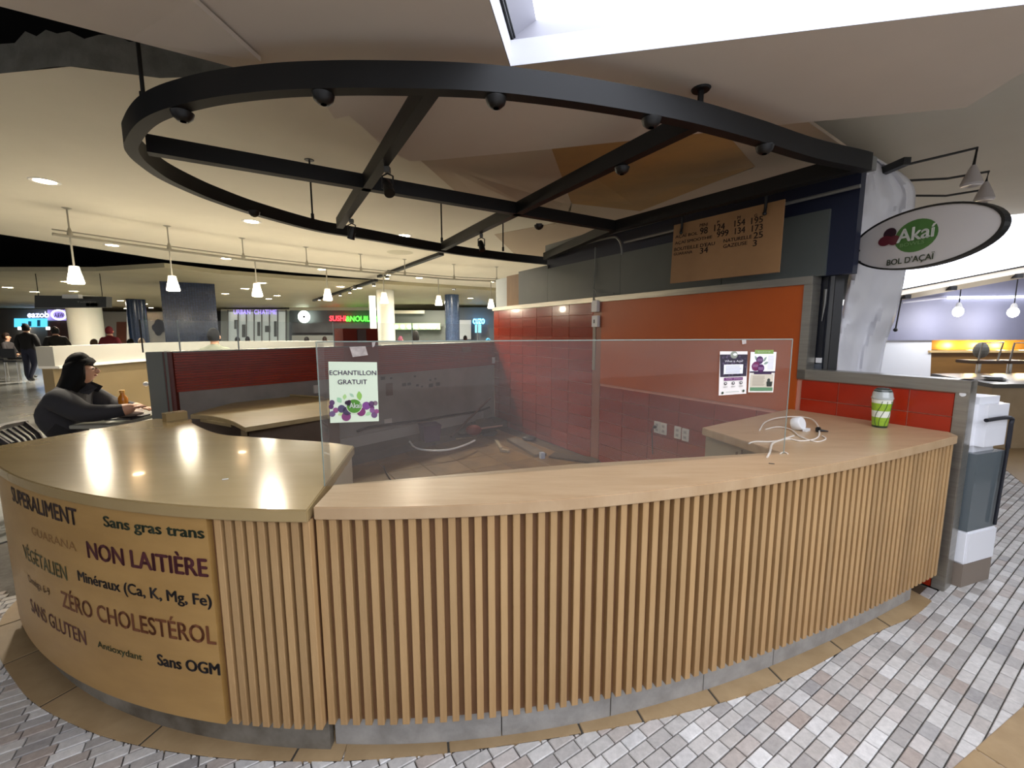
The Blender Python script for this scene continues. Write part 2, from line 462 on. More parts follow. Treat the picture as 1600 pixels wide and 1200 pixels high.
# ---- curves of the kiosk front
def arcL(x): return 4.335 - math.sqrt(max(0.0, 3.022 ** 2 - (x + 0.595) ** 2))
_rp = np.polyfit([-0.648, -0.412, -0.061, 0.213, 0.408, 0.658, 0.845, 1.142, 1.501, 1.935, 2.415, -0.435, -0.161, 0.223, 0.70, 1.205, 1.563, 1.892, 2.289],
                 [1.336, 1.339, 1.363, 1.405, 1.451, 1.510, 1.586, 1.698, 1.846, 2.032, 2.258, 1.326, 1.347, 1.402, 1.520, 1.704, 1.838, 1.98, 2.195], 3)
def arcR(x): return float(np.polyval(_rp, x))
def path_of(f, x0, x1, n):
    xs = np.linspace(x0, x1, 400); ys = np.array([f(x) for x in xs])
    L = np.r_[0, np.cumsum(np.hypot(np.diff(xs), np.diff(ys)))]
    out = []
    for s in np.linspace(0, L[-1], n):
        x = float(np.interp(s, L, xs)); d = 1e-4; dy = (f(x + d) - f(x - d)) / (2 * d)
        t = Vector((1, dy)).normalized()
        out.append((Vector((x, f(x))), Vector((t.y, -t.x))))
    return out, float(L[-1])

# ---- pavers: small rectangular stones laid in rows at 32 degrees
PA = math.radians(32.0); pdx = Vector((math.cos(PA), math.sin(PA))); pdy = Vector((-pdx.y, pdx.x))
PL, PW, JT = 0.0955, 0.0475, 0.0042
def paver_geo(l, wd, h=0.010):
    b = 0.0025
    x, y = l / 2, wd / 2
    vs = [(-x, -y, -h), (x, -y, -h), (x, y, -h), (-x, y, -h), (-x, -y, -b), (x, -y, -b), (x, y, -b), (-x, y, -b), (-x + b, -y + b, 0), (x - b, -y + b, 0), (x - b, y - b, 0), (-x + b, y - b, 0)]
    fs = [(8, 9, 10, 11)] + [(4 + i, 4 + (i + 1) % 4, 8 + (i + 1) % 4, 8 + i) for i in range(4)] + [(i, (i + 1) % 4, 4 + (i + 1) % 4, 4 + i) for i in range(4)]
    return vs, fs
pv, pf = paver_geo(PL - JT, PW - JT)
def inside_kiosk(x, y):
    if -2.75 < x < -0.65: return y > arcL(max(x, -2.5)) + 0.06 and x > -2.62
    if -0.65 <= x < 2.42: return y > arcR(x) + 0.06
    return False
def paving(x, y):
    if inside_kiosk(x, y): return False
    if x < -0.6 and y > 2.6: return False
    if x > 2.3 and -0.02 < (Vector((x, y)) - WA).dot(-WN) < 0.42 and (Vector((x, y)) - WA).dot(WD) < 0.5: return False
    if y > 2.3 and x < 2.5 and (Vector((x, y)) - WA).dot(-WN) < 0.42: return False
    return True
cells = []
for i in range(-130, 170):
    for j in range(-180, 220):
        o = pdx * ((i + (0.5 if j % 2 else 0.0)) * PL + (0.012 * ((j * 7) % 5 - 2))) + pdy * (j * PW)
        x, y = o.x, o.y
        if y < 0.88 or y > 9.0 or x < -4.4 or x > 9.5: continue
        if not paving(x, y): continue
        c = MC.T @ np.array([x, y, -H])
        if c[2] < 0.3: continue
        u, v = 800 + F * c[0] / c[2], 600 + F * c[1] / c[2]
        if u < -420 or u > 2300 or v > 1900: continue
        if (u < -80 or u > 1700 or v > 1290) and (x * x + y * y) > 40: continue
        infr = 6 < u < 1594 and v < 1192
        cells.append((infr, -(x * x + y * y), x, y))
cells.sort(reverse=True)
pmesh = D.meshes.new('paver'); pmesh.from_pydata(pv, [], pf); pmesh.materials.append(M_PAVE)
for infr, _, x, y in cells[:300]:
    o = D.objects.new('paver', pmesh); link(o, floor_ob)
    o.location = (x, y, random.uniform(-0.0008, 0.0008)); o.rotation_euler = (random.uniform(-0.006, 0.006), random.uniform(-0.006, 0.006), PA + (math.pi if random.random() < 0.5 else 0))
g = G(); cs, sn = math.cos(PA), math.sin(PA); rest = cells[300:]
V = []; Fc = []
for infr, _, x, y in rest:
    k = len(V); V += [(x + a * cs - b * sn, y + a * sn + b * cs, z) for a, b, z in pv]; Fc += [tuple(q + k for q in f) for f in pf]
o = obj('paver_field', V, Fc, M_PAVES, floor_ob, fix=False); tag(o, kind='stuff')

# ---- tan stone border at the kiosk foot, one object per stone
def stone(poly, name='border_stone', z1=0.004):
    g = G(); g.prism(poly, -0.011, z1)
    o = g.build(name, M_CURB, None, bevel=0.002); o.parent = floor_ob; return o
curbL = [(-2.83, 2.30), (-2.70, 2.08), (-2.45, 1.85), (-2.117, 1.645), (-1.927, 1.548), (-1.679, 1.458), (-1.478, 1.400), (-1.202, 1.350), (-0.908, 1.322), (-0.60, 1.318)]
curbR = [(-0.60, 1.318), (-0.25, 1.345), (0.188, 1.408), (0.709, 1.514), (1.19, 1.668), (1.779, 1.936), (2.12, 2.075), (2.335, 2.20)]
def stones(pts, inner, cuts):
    sp = spline([Vector((a, b, 0)) for a, b in pts], 10)
    L = [0.0]
    for a, b in zip(sp, sp[1:]): L.append(L[-1] + (b - a).length)
    def P(s):
        k = min(max(int(np.searchsorted(L, s)) - 1, 0), len(sp) - 2); t = (s - L[k]) / (L[k + 1] - L[k]); return sp[k].lerp(sp[k + 1], t)
    ss = [c * L[-1] for c in cuts]
    bed = [P(0.004 + (L[-1] - 0.008) * k / 40) for k in range(41)]
    g = G(); g.prism([(q.x, q.y) for q in bed] + [inner(q) for q in reversed(bed)], -0.011, 0.0016); keep(g.build('joint_bed', mat('dark joint', '#3d3831', 0.9)), floor_ob)
    for a, b in zip(ss, ss[1:]):
        m = 6; out = [P(a + 0.004 + (b - a - 0.008) * k / m) for k in range(m + 1)]
        stone([(q.x, q.y) for q in out] + [inner(q) for q in reversed(out)])
def inL(q):
    c = Vector((-0.595, 4.335)); d = (Vector((q.x, q.y)) - c).normalized(); r = c + d * 2.86; return (r.x, r.y)
def inR(q):
    return (q.x - 0.03, arcR(max(q.x - 0.03, -0.65)) + 0.14)
stones(curbL, inL, [0, .14, .30, .48, .70, .93, 1.0])
stones(curbR, inR, [0, .12, .28, .36, .47, .58, .72, .85, 1.0])
# big tan slabs at the walkway's far side
b0, b1 = atz(1478, 1210, 0), atz(1605, 1098, 0)
bd = (b1 - b0).normalized(); bn = Vector((bd.y, -bd.x, 0))
for a, b in ((-0.7, -0.03), (-0.026, 0.21), (0.214, 0.62), (0.624, 1.1)):
    q = [b0 + bd * a, b0 + bd * b, b0 + bd * b + bn * 0.55, b0 + bd * a + bn * 0.55]
    stone([(p.x, p.y) for p in q], z1=0.003)
# tan stone floor further down the walkway
tanf = [atz(1536, 706, 0), atz(1545, 655, 0), atz(1500, 605, 0), Vector((5.5, 16, 0)), Vector((24, 16, 0)), Vector((12, 4.0, 0)), atz(1600, 757, 0)]
for i in range(1):
    g = G(); g.prism([(p.x, p.y) for p in tanf], -0.011, 0.004)
    struct(g.build('floor', mat('tan stone floor', '#b49a74', 0.35, var='#a68c66', vscale=2.0)))
# tan tiles inside the kiosk
kpoly = [Vector((-2.5, 2.2)), Vector((-3.05, 3.8)), PB.copy(), Vector((2.45, 2.3)), Vector((2.1, 2.2)), Vector((1.2, 1.85)), Vector((0, 1.5)), Vector((-0.7, 1.42)), Vector((-1.6, 1.65))]
g = G(); g.prism([(p.x, p.y) for p in kpoly], -0.0115, -0.004)
kfloor = struct(g.build('floor', mat('kiosk floor grout', '#4b3a26', 0.8)))
from mathutils.geometry import intersect_point_tri_2d
def in_poly(p, poly):
    c = False; j = len(poly) - 1
    for i in range(len(poly)):
        a, b = poly[i], poly[j]
        if (a.y > p.y) != (b.y > p.y) and p.x < (b.x - a.x) * (p.y - a.y) / (b.y - a.y) + a.x: c = not c
        j = i
    return c
M_KTILE = mat('dirty tan floor tile', '#8a6d47', 0.4, var='#6b5335', vscale=3, rand=0.12, bump=0.05)
tv, tf = paver_geo(0.396, 0.396, 0.008)
tm = D.meshes.new('floor_tile'); tm.from_pydata(tv, [], tf); tm.materials.append(M_KTILE)
ta = math.radians(-58)
for i in range(-20, 20):
    for j in range(-20, 20):
        q = Vector((-0.5, 4.2)) + Vector((math.cos(ta), math.sin(ta))) * (i * 0.4) + Vector((-math.sin(ta), math.cos(ta))) * (j * 0.4)
        if all(in_poly(q + Vector((dx, dy)), kpoly) for dx, dy in ((0, 0), (.18, 0), (-.18, 0), (0, .18), (0, -.18))):
            o = D.objects.new('floor_tile', tm); link(o, kfloor); o.location = (q.x, q.y, 0.0); o.rotation_euler = (0, 0, ta)

# ---- tiled kiosk wall (one plane from the far corner to the steel end post)
S_FAR, S_EDGE, S_WIN, S_POST, S_END = -4.83, -2.39, -0.27, 0.508, 0.565
TH = 0.10
def wbox(g, s0, s1, z0, z1, o0, o1):
    """box on the wall: s range, z range, offsets (inside positive)"""
    c = [wallp(s, 0, o) for s, o in ((s0, o0), (s1, o0), (s1, o1), (s0, o1))]
    g.prism([(p.x, p.y) for p in c], z0, z1)
g = G()
wbox(g, S_FAR, S_WIN, 0, 1.815, -TH, 0)
wbox(g, S_WIN, S_END - 0.01, 0, 1.16, -TH, 0)
wall_r = struct(g.build('wall_right', M_GROUTR))
# navy and grey boards above the tiles
g = G(); wbox(g, -3.45, -0.05, 1.866, 2.52, -TH - 0.02, -0.05)
keep(g.build('navy_panel', mat('navy board', '#0e1730', 0.55)), wall_r)
M_GREYB = mat('grey green board', '#4b504d', 0.5, var='#555a57', vscale=1)
for a, b, z1, m_ in ((-4.80, -4.46, 2.30, mat('pale grey board', '#9aa09f', 0.5)), (-4.46, -4.12, 2.315, mat('bare plywood strip', '#7a5d3a', 0.6, var='#6a4f30', vscale=4, stretch=(4, 4, .6))), (-4.12, -3.40, 2.345, M_GREYB), (-3.396, -2.1, 2.30, M_GREYB), (-2.096, -0.95, 2.30, M_GREYB), (-0.946, -0.20, 2.30, M_GREYB)):
    g = G(); wbox(g, a, b, 1.866, z1, -0.06, -0.025)
    keep(g.build('board', m_), wall_r)
g = G(); wbox(g, -3.45, -0.03, 2.52, 2.60, -0.2, -0.02)
keep(g.build('top_rail', mat('grey painted rail', '#7d7f7b', 0.5)), wall_r)
# red tiles, each its own piece
TW, THH, GR = 0.3525, 0.133, 0.004
tg = paver_geo
def tile_on_wall(s0, s1, z0, z1, m_, proud=0.008):
    wv, hv = (s1 - s0) - GR, (z1 - z0) - GR
    b = 0.0015; x, y = wv / 2, hv / 2
    vs = [(-x, -y, 0), (x, -y, 0), (x, y, 0), (-x, y, 0), (-x + b, -y + b, proud), (x - b, -y + b, proud), (x - b, y - b, proud), (-x + b, y - b, proud)]
    fs = [(4, 5, 6, 7)] + [(i, (i + 1) % 4, 4 + (i + 1) % 4, 4 + i) for i in range(4)]
    key = ('tile', round(wv, 3), round(hv, 3), m_.name)
    if key not in TMESH:
        me = D.meshes.new('tile'); me.from_pydata(vs, [], fs); me.materials.append(m_); TMESH[key] = me
    o = D.objects.new('tile', TMESH[key]); link(o, wall_r)
    c = wallp((s0 + s1) / 2, (z0 + z1) / 2, 0)
    X = Vector((-WD.x, -WD.y, 0)); Z = Vector((WN.x, WN.y, 0)); Y = Vector((0, 0, 1))
    if X.cross(Y).dot(Z) < 0: X = -X
    mw = Matrix.Identity(4)
    for i in range(3): mw[i][0] = X[i]; mw[i][1] = Y[i]; mw[i][2] = Z[i]; mw[i][3] = c[i]
    o.matrix_world = mw
TMESH = {}
zrows = []
z = 1.812
while z > 0.02:
    zrows.append((max(z - THH, 0.0), z)); z -= THH
scuts = [S_FAR + 0.01] + [-2.9 - 0.352 * k for k in range(5, -1, -1)] + [S_EDGE - 0.08]
scuts = sorted(set(round(q, 4) for q in scuts))
for z0, z1 in zrows:
    for a, b in zip(scuts, scuts[1:]): tile_on_wall(a, b, z0, z1, M_TILE)
low_cuts = [S_EDGE + 0.06 + 0.352 * k for k in range(0, 6)] + [S_WIN]
for z0, z1 in zrows:
    if z1 < 0.92:
        for a, b in zip(low_cuts, low_cuts[1:]): tile_on_wall(a, b, z0, z1, M_TILE)
for z0, z1 in ((1.015, 1.150), (0.88, 1.015), (0.0, 0.135), (0.135, 0.27)):
    for a, b in zip([S_WIN, -0.045, 0.315], [-0.045, 0.315, S_POST]): tile_on_wall(a, b, z0, z1, M_TILE2)
# orange laminate sheet, steel strip between, trims
g = G(); wbox(g, S_EDGE + 0.06, -0.300, 0.905, 1.812, 0, 0.010); keep(g.build('orange_panel', M_ORANGE), wall_r)
g = G(); wbox(g, S_EDGE - 0.075, S_EDGE + 0.055, 0.0, 1.812, 0, 0.006); keep(g.build('joint_strip', mat('brown joint strip', '#8a5642', 0.35)), wall_r)
g = G(); wbox(g, S_EDGE - 0.075, S_EDGE - 0.03, 1.05, 1.60, 0.006, 0.012); keep(g.build('wire_duct', mat('grey duct', '#8d8276', 0.4)), wall_r)
g = G(); wbox(g, S_FAR, -0.245, 1.812, 1.866, -TH, 0.028); keep(g.build('steel_cap', M_STEEL, bevel=0.003), wall_r)
g = G(); wbox(g, -0.300, -0.245, 1.155, 1.812, -TH, 0.02); keep(g.build('steel_jamb', M_STEEL, bevel=0.003), wall_r)
g = G(); wbox(g, -0.300, S_END, 1.155, 1.225, -TH, 0.02); keep(g.build('steel_sill', M_STEEL, bevel=0.003), wall_r)
g = G(); wbox(g, S_POST, S_END, 0.0, 1.225, -TH - 0.01, 0.012); post = keep(g.build('steel_post', M_STEEL, bevel=0.004), wall_r)
g = G(); c = wallp(0.537, 1.148, 0.013)
g.lathe([(0, 0.003), (0.012, 0.002), (0.014, 0)], c, 16, Matrix([[WD.x, 0, WN.x], [WD.y, 0, WN.y], [0, 1, 0]]))
keep(g.build('sticker', M_PLASTICW), wall_r)

# ---- low back partition: fine red strips over a white face
PE = 4.16
g = G()
def pbox(g, s0, s1, z0, z1, o0, o1):
    c = [partp(s, 0, o) for s, o in ((s0, o0), (s1, o0), (s1, o1), (s0, o1))]
    g.prism([(p.x, p.y) for p in c], z0, z1)
pbox(g, 0, PE, 0, 1.315, -0.16, 0)
wall_b = struct(g.build('wall_back', mat('dirty white partition', '#8b857e', 0.6, var='#767069', vscale=2.5, bump=0.05)))
M_FINE = mat('red fine tile', '#8f2a14', 0.25, var='#7d2411', vscale=2, rand=0.15, island=True)
g = G(); z = 0.952
while z < 1.31:
    pbox(g, 0.002, PE - 0.02, z + 0.0015, z + 0.0225, -0.01, 0.012); z += 0.0245
o = keep(g.build('fine_tile_strip', M_FINE), wall_b); tag(o, kind='stuff')
g = G(); pbox(g, PE - 0.02, PE + 0.012, 0.0, 1.315, -0.17, 0.012); keep(g.build('red_end_strip', mat('dark red end', '#541b12', 0.35)), wall_b)
g = G(); pbox(g, PE + 0.012, PE + 0.03, 0.0, 1.318, -0.19, 0.012); keep(g.build('grey_end_cap', mat('grey end cap', '#666b65', 0.5)), wall_b)
a, b, c_ = dep(227, 560, 3.72), dep(254.5, 560, 3.78), dep(269, 560, 3.80)
g = G(); g.prism([(a.x, a.y), (b.x, b.y), (b.x + .02, b.y + .10), (a.x + .02, a.y + .10)], 0, 1.322); keep(g.build('grey_end_post', MATS['grey end cap'], bevel=0.004), wall_b)
g = G(); g.prism([(b.x + .001, b.y), (c_.x, c_.y), (c_.x, c_.y + .10), (b.x + .021, b.y + .10)], 0, 1.320); keep(g.build('red_return', MATS['dark red end']), wall_b)
g = G(); pbox(g, 0.0, PE, 1.31, 1.322, -0.17, 0.015); keep(g.build('steel_cap', M_STEELD), wall_b)
g = G(); pbox(g, 0.3, 3.2, 0.10, 0.235, 0.0, 0.05); keep(g.build('wall_duct', mat('grey duct low', '#9a948c', 0.5)), wall_b)
# red pier standing up in the partition
a = onplane(536, 540, (PB.x, PB.y), (PD.x, PD.y)); b = onplane(590, 540, (PB.x, PB.y), (PD.x, PD.y))
sa, sb = (Vector((a.x, a.y)) - PB).dot(PD), (Vector((b.x, b.y)) - PB).dot(PD)
g = G(); pbox(g, sb, sa, 1.0, 1.53, -0.2, 0.014); keep(g.build('red_pier', mat('red pier', '#6d2417', 0.3)), wall_b)
g = G(); pbox(g, (sa + sb) / 2 - 0.06, (sa + sb) / 2 + 0.05, 1.36, 1.52, 0.012, 0.03); keep(g.build('pier_clip', M_STEELD), wall_b)
# glass screens standing on the partition
M_GLASS2 = glassmat('partition glass', (0.93, 0.95, 0.95), 0.03)
cuts = [PE + 0.16]
for u in (283, 376, 527, 650, 752):
    p = onplane(u, 530, (PB.x, PB.y), (PD.x, PD.y)); cuts.append((Vector((p.x, p.y)) - PB).dot(PD))
cuts.append(0.02)
for a, b in zip(cuts, cuts[1:]):
    g = G(); pbox(g, b + 0.006, a - 0.006, 1.318, 1.60, -0.085, -0.077)
    o = g.build('glass_pane', M_GLASS2); keep(o, wall_b)
for k_, a in enumerate(cuts[:-1]):
    g = G(); pbox(g, a - 0.005, a + 0.005, 1.318, 1.605, -0.087, -0.075); keep(g.build('glass_joint', M_BLACK if k_ == 0 else mat('pale glass edge', '#98a3a6', 0.2)), wall_b)

# ================================================================== THE COUNTERS
ZT, ZU, ZK = 0.93, 0.886, 0.128
XL0, XL1, XR0, XR1 = -2.60, -0.658, -0.650, 2.405
pathL, LL = path_of(arcL, XL0, XL1, 60)
pathR, LR = path_of(arcR, XR0, XR1, 90)

# ---- left counter with printed slogans
cl = rooted('service_counter', (-1.5, 1.9, 0), 'curved wooden counter with French slogans printed on its front panel', 'counter')
innerL = spline([Vector((-0.79, 2.075, 0)), Vector((-0.989, 2.158, 0)), Vector((-1.39, 2.257, 0)), Vector((-1.66, 2.347, 0)), Vector((-2.022, 2.638, 0)), Vector((-2.10, 2.74, 0))], 8)
poly = [(p.x + o.x * 0.008, p.y + o.y * 0.008) for p, o in pathL] + [(q.x, q.y) for q in innerL] + [(-2.35, 2.76)]
g = G(); g.prism(poly, ZU, ZT); g.build('counter_top', M_TOP, cl, bevel=0.004)
iP = max(i for i, (p, o) in enumerate(pathL) if p.x < -0.985)
g = G(); g.sweep(pathL[:iP + 1], [(-0.004, ZK - 0.01), (-0.004, ZU), (-0.03, ZU), (-0.03, ZK - 0.01)])
panel = g.build('front_panel', M_PANEL, cl, sm=True)
g = G(); g.sweep(pathL[iP:], [(-0.026, ZK), (-0.026, ZU), (-0.04, ZU), (-0.04, ZK)]); g.build('slat_backing', M_BACK, cl, sm=True)
g = G(); g.sweep(pathL, [(-0.045, -0.008), (-0.045, ZK), (-0.075, ZK), (-0.075, -0.008)]); g.build('stone_base', mat('stained stone base', '#8a857c', 0.55, var='#544d42', vscale=4.5, bump=0.15), cl, sm=True)
a, b = Vector((XL1 - 0.012, arcL(XL1) + 0.10)), Vector((-0.80, 2.06)); d = (b - a).normalized(); n_ = Vector((d.y, -d.x))
g = G(); g.prism([a, b, b - n_ * 0.02, a - n_ * 0.02], 0, ZU); g.build('end_panel', mat('pale end panel', '#b3a58c', 0.45), cl)
a, b = Vector((XL0 + 0.01, arcL(XL0) + 0.02)), Vector((-2.36, 2.74)); d = (b - a).normalized(); n_ = Vector((d.y, -d.x))
g = G(); g.prism([a, b, b + n_ * 0.02, a + n_ * 0.02], 0, ZU); g.build('end_panel', M_PANEL, cl)
def slat_mesh(wd, dp, h):
    me = D.meshes.new('slat'); x, y = wd / 2, dp / 2; b = 0.0015
    vs = [(-x, -y + b, 0), (-x + b, -y, 0), (x - b, -y, 0), (x, -y + b, 0), (x, y, 0), (-x, y, 0)]
    vs = vs + [(q[0], q[1], h) for q in vs]
    fs = [(5, 4, 3, 2, 1, 0), (6, 7, 8, 9, 10, 11)] + [(i, (i + 1) % 6, 6 + (i + 1) % 6, 6 + i) for i in range(6)]
    me.from_pydata(vs, [], fs); me.materials.append(M_SLAT); return me
def put_slat(me, p, o, root, z):
    s = D.objects.new('slat', me); link(s)
    s.location = (p.x - o.x * 0.0135, p.y - o.y * 0.0135, z); s.rotation_euler = (0, 0, math.atan2(o.y, o.x) + math.pi / 2)
    s.parent = root; s.matrix_parent_inverse = Matrix.Translation(root.location).inverted()
def at_s(path, L, s):
    k = s / L * (len(path) - 1); i = min(int(k), len(path) - 2); t = k - i
    p = path[i][0].lerp(path[i + 1][0], t); o = path[i][1].lerp(path[i + 1][1], t).normalized(); return p, o
smL = slat_mesh(0.024, 0.025, ZU - ZK); sx0 = LL - 0.34
k = 0
for k in range(9):
    p, o = at_s(pathL, LL, sx0 + 0.02 + (0.34 - 0.0335) * k / 8); put_slat(smL, p, o, cl, ZK)

# ---- right slatted counter
cr = rooted('service_counter', (1.0, 2.0, 0), 'long curved counter clad in vertical wooden slats with a worn wood top', 'counter')
GA, GB = Vector((-0.695, 1.515)), Vector((1.262, 1.918))           # foot of the glass screen
GD = (GB - GA).normalized(); GN = Vector((GD.y, -GD.x))            # faces the walkway
inn = [GA + GD * 0.03 - GN * 0.012, Vector((0.25, 1.772)), GB - GN * 0.03 + GD * 0.0]
corner = atz(1097, 668, ZT); backw = wallp(-0.33, ZT, 0.012); endw = wallp(S_POST - 0.005, ZT, 0.012)
poly = [(p.x + o.x * 0.006, p.y + o.y * 0.006) for p, o in pathR] + [(endw.x, endw.y), (backw.x, backw.y), (corner.x, corner.y)] + [(q.x, q.y) for q in reversed(inn)]
g = G(); g.prism(poly, ZU, ZT); top = g.build('counter_top', M_TOPR, cr, bevel=0.003)
g = G(); g.sweep(pathR, [(-0.025, ZK), (-0.025, ZU), (-0.04, ZU), (-0.04, ZK)]); g.build('slat_backing', M_BACK, cr, sm=True)
pathRb = [q for q in pathR if q[0].x < 2.26]
iq = [0, 17, 29, 41, 52, len(pathRb) - 1]
for a, b in zip(iq, iq[1:]):
    g = G(); seg = [(p + Vector((0, 0)), o) for p, o in pathRb[a:b + 1]]
    t0 = (seg[1][0] - seg[0][0]).normalized() * 0.002; t1 = (seg[-1][0] - seg[-2][0]).normalized() * 0.002
    seg[0] = (seg[0][0] + t0, seg[0][1]); seg[-1] = (seg[-1][0] - t1, seg[-1][1])
    g.sweep(seg, [(-0.045, -0.008), (-0.045, ZK + 0.004), (-0.07, ZK + 0.004), (-0.07, -0.008)]); g.build('stone_base', M_KICK, cr, sm=True)
smR = slat_mesh(0.0245, 0.025, ZU - ZK)
s = 0.016
NS = 74
for k in range(NS):
    p, o = at_s(pathR, LR, 0.0135 + (LR - 0.045) * k / (NS - 1)); put_slat(smR, p, o, cr, ZK)
# cabinet under the side worktop
c0, c1 = Vector((corner.x + 0.03, corner.y + 0.01)), Vector((GB.x + 0.02, GB.y + 0.06))
d = (c1 - c0).normalized(); n_ = Vector((-d.y, d.x))
g = G(); g.prism([c0, c1, c1 + n_ * 0.02, c0 + n_ * 0.02], 0, ZU); side = g.build('cabinet_side', mat('grey beige laminate', '#a59a80', 0.45, var='#9b8f75', vscale=2), cr)
bw = wallp(-0.36, 0, 0.03); d = (Vector((bw.x, bw.y)) - c0).normalized(); n_ = Vector((d.y, -d.x))
g = G(); g.prism([c0, Vector((bw.x, bw.y)), Vector((bw.x, bw.y)) + n_ * 0.02, c0 + n_ * 0.02], 0, ZU); g.build('cabinet_back', MATS['grey beige laminate'], cr)
g = G()
for u, v in ((1163, 714), (1160, 708), (1152, 711)):
    q = onplane(u, v, c0, c1 - c0); g.tube([q + Vector((-0.01, -0.012, 0.02)), q + Vector((-0.01, -0.012, -0.03))], 0.006, 6)
keep(g.build('wire_stub', mat('brown wire', '#5b4632', 0.6)), cr)
# small inner shelf front edge seen through the glass
g = G(); q0, q1 = GA - GN * 0.05 + GD * 0.09, GB - GN * 0.05
g.prism([q0, q1, q1 - GN * 0.02, q0 - GN * 0.02], 0.0, ZU); g.build('inner_panel', mat('dark inner panel', '#5c4c3a', 0.6), cr)

# ---- slogans on the left panel
def panel_x(u, v):
    r = ray(u, v); k = r[0] / r[1]
    xs = np.linspace(-0.66, -2.47, 1500); f = [x - k * arcL(x) for x in xs]
    for i in range(1, 1500):
        if f[i] * f[i - 1] <= 0: return float(xs[i])
    return -2.47
def panel_sz(u, v):
    x = panel_x(u, v); z = zat(u, v, (x, arcL(x)))
    xs = np.linspace(XL0, x, 200); ys = [arcL(q) for q in xs]
    return float(np.hypot(np.diff(xs), np.diff(ys)).sum()), z
def slogan(body, l, r_, cap, col, bold=0.012, box=None):
    s0, z0 = panel_sz(*l); s1, z1 = panel_sz(*r_); _, zt = panel_sz(r_[0], r_[1] - cap)
    hgt = zt - z1; zb = z1
    def pl(a, b):
        p, o = at_s(pathL, LL, s0 + (s1 - s0) * a)
        return Vector((p.x - o.x * 0.0028, p.y - o.y * 0.0028, zb + b * hgt))
    v, f, lo, hi = textmesh('H', bold)
    cap_lo, cap_hi = lo[1], hi[1]
    v, f, lo, hi = textmesh(body, bold)
    lettering(body, pl, mat('print ' + col, col, 0.5), panel, bold, 'printed_slogan', ((lo[0], cap_lo), (hi[0], cap_hi)))
DKP, DKG, MAR, BLKP, BRN = '#2d1a1a', '#26301d', '#4a141d', '#1c1517', '#6e3d1d'
slogan('SUPERALIMENT', (19, 786), (120, 822), 25, DKP, 0.045)
slogan('Sans gras trans', (162, 826), (318, 842), 17, DKG, 0.05)
slogan('GUARANA', (48, 832), (118, 862), 13, '#8a6234', 0.0)
slogan('NON LAITIÈRE', (137, 874), (324, 902), 27, MAR, 0.05)
slogan('VÉGÉTALIEN', (36, 866), (104, 908), 21, '#4a4a2a', 0.02)
slogan('Minéraux (Ca, K, Mg, Fe)', (122, 912), (330, 948), 17, BLKP, 0.045)
slogan('Oméga 6-9', (42, 902), (77, 932), 11, '#70502f', 0.01)
slogan('ZÉRO CHOLESTÉROL', (98, 958), (337, 1008), 27, BRN, 0.035)
slogan('SANS GLUTEN', (48, 954), (134, 1009), 21, '#5a2a24', 0.02)
slogan('Antioxydant', (152, 1015), (221, 1033), 10, '#3e4426', 0.03)
slogan('Sans OGM', (246, 1040), (343, 1056), 17, BLKP, 0.06)

# ---- glass screen on the right counter
gs = rooted('glass_screen', (GA.x, GA.y, ZT), 'clear glass sneeze guard standing on the slatted counter', 'glass screen')
zg0, zg1 = zat(497, 534, GA), zat(1240, 530, GB)
def gp(t, z, off=0.0):
    q = GA.lerp(GB, t) + GN * off; return Vector((q.x, q.y, z))
g = G()
g.add([gp(0, ZT, 0), gp(1, ZT, 0), gp(1, zg1, 0), gp(0, zg0, 0), gp(0, ZT, -0.008), gp(1, ZT, -0.008), gp(1, zg1, -0.008), gp(0, zg0, -0.008)],
      [(0, 1, 2, 3), (7, 6, 5, 4), (0, 4, 5, 1), (1, 5, 6, 2), (2, 6, 7, 3), (3, 7, 4, 0)])
g.build('pane', glassmat('clear counter glass', (0.965, 0.975, 0.97), 0.05, (0.55, 0.47, 0.43), 1.42), gs)
M_GEDGE = mat('polished glass edge', '#84938c', 0.2)
for nm, a, b in (('edge', gp(0, ZT), gp(0, zg0)), ('edge', gp(0, zg0), gp(1, zg1)), ('edge', gp(1, ZT), gp(1, zg1))):
    g = G(); off = Vector((GN.x, GN.y, 0)) * 0.004; g.tube([a - off, b - off], 0.0022, 6); g.build(nm, M_GEDGE, gs)
# side pane returning from the left edge
qa = GA.copy(); qb = GA + Vector((-0.10, 0.50)).normalized() * 0.09
g = G(); g.prism([qa, qb, qb + Vector((0.006, 0.001)), qa + Vector((0.006, 0.001))], ZT, zg0); g.build('side_pane', MATS['clear counter glass'], gs)

def onglass(u, v, off=0.004):
    a = GA + GN * off; return onplane(u, v, a, GD)
def sheet(name, corners, col, label, cat, off=0.004, thick=0.0012, nrm=None, fn=onglass, rough=0.5):
    """flat printed sheet; returns root + uv placer (u right, v up)"""
    tl, tr, br, bl = [fn(u, v, off) for u, v in corners]
    nn = Vector((nrm[0], nrm[1], 0))
    r = rooted(name, (bl + br) / 2, label, cat)
    def P(a, b, lay=0):
        return (bl * (1 - a) + br * a) * (1 - b) + (tl * (1 - a) + tr * a) * b + nn * (0.0006 * lay + 0.0003)
    g = G(); g.slab([bl, br, tr, tl], nn, thick); r = g.build('sheet', mat('paper ' + col, col, rough), r)
    return r, P
def patch(r, P, pts, col, lay, name='print', rough=0.5):
    vs = [P(a, b, lay) for a, b in pts]; o = obj(name, vs, [tuple(range(len(vs)))], mat('ink ' + col, col, rough), None, fix=False); keep(o, r); return o
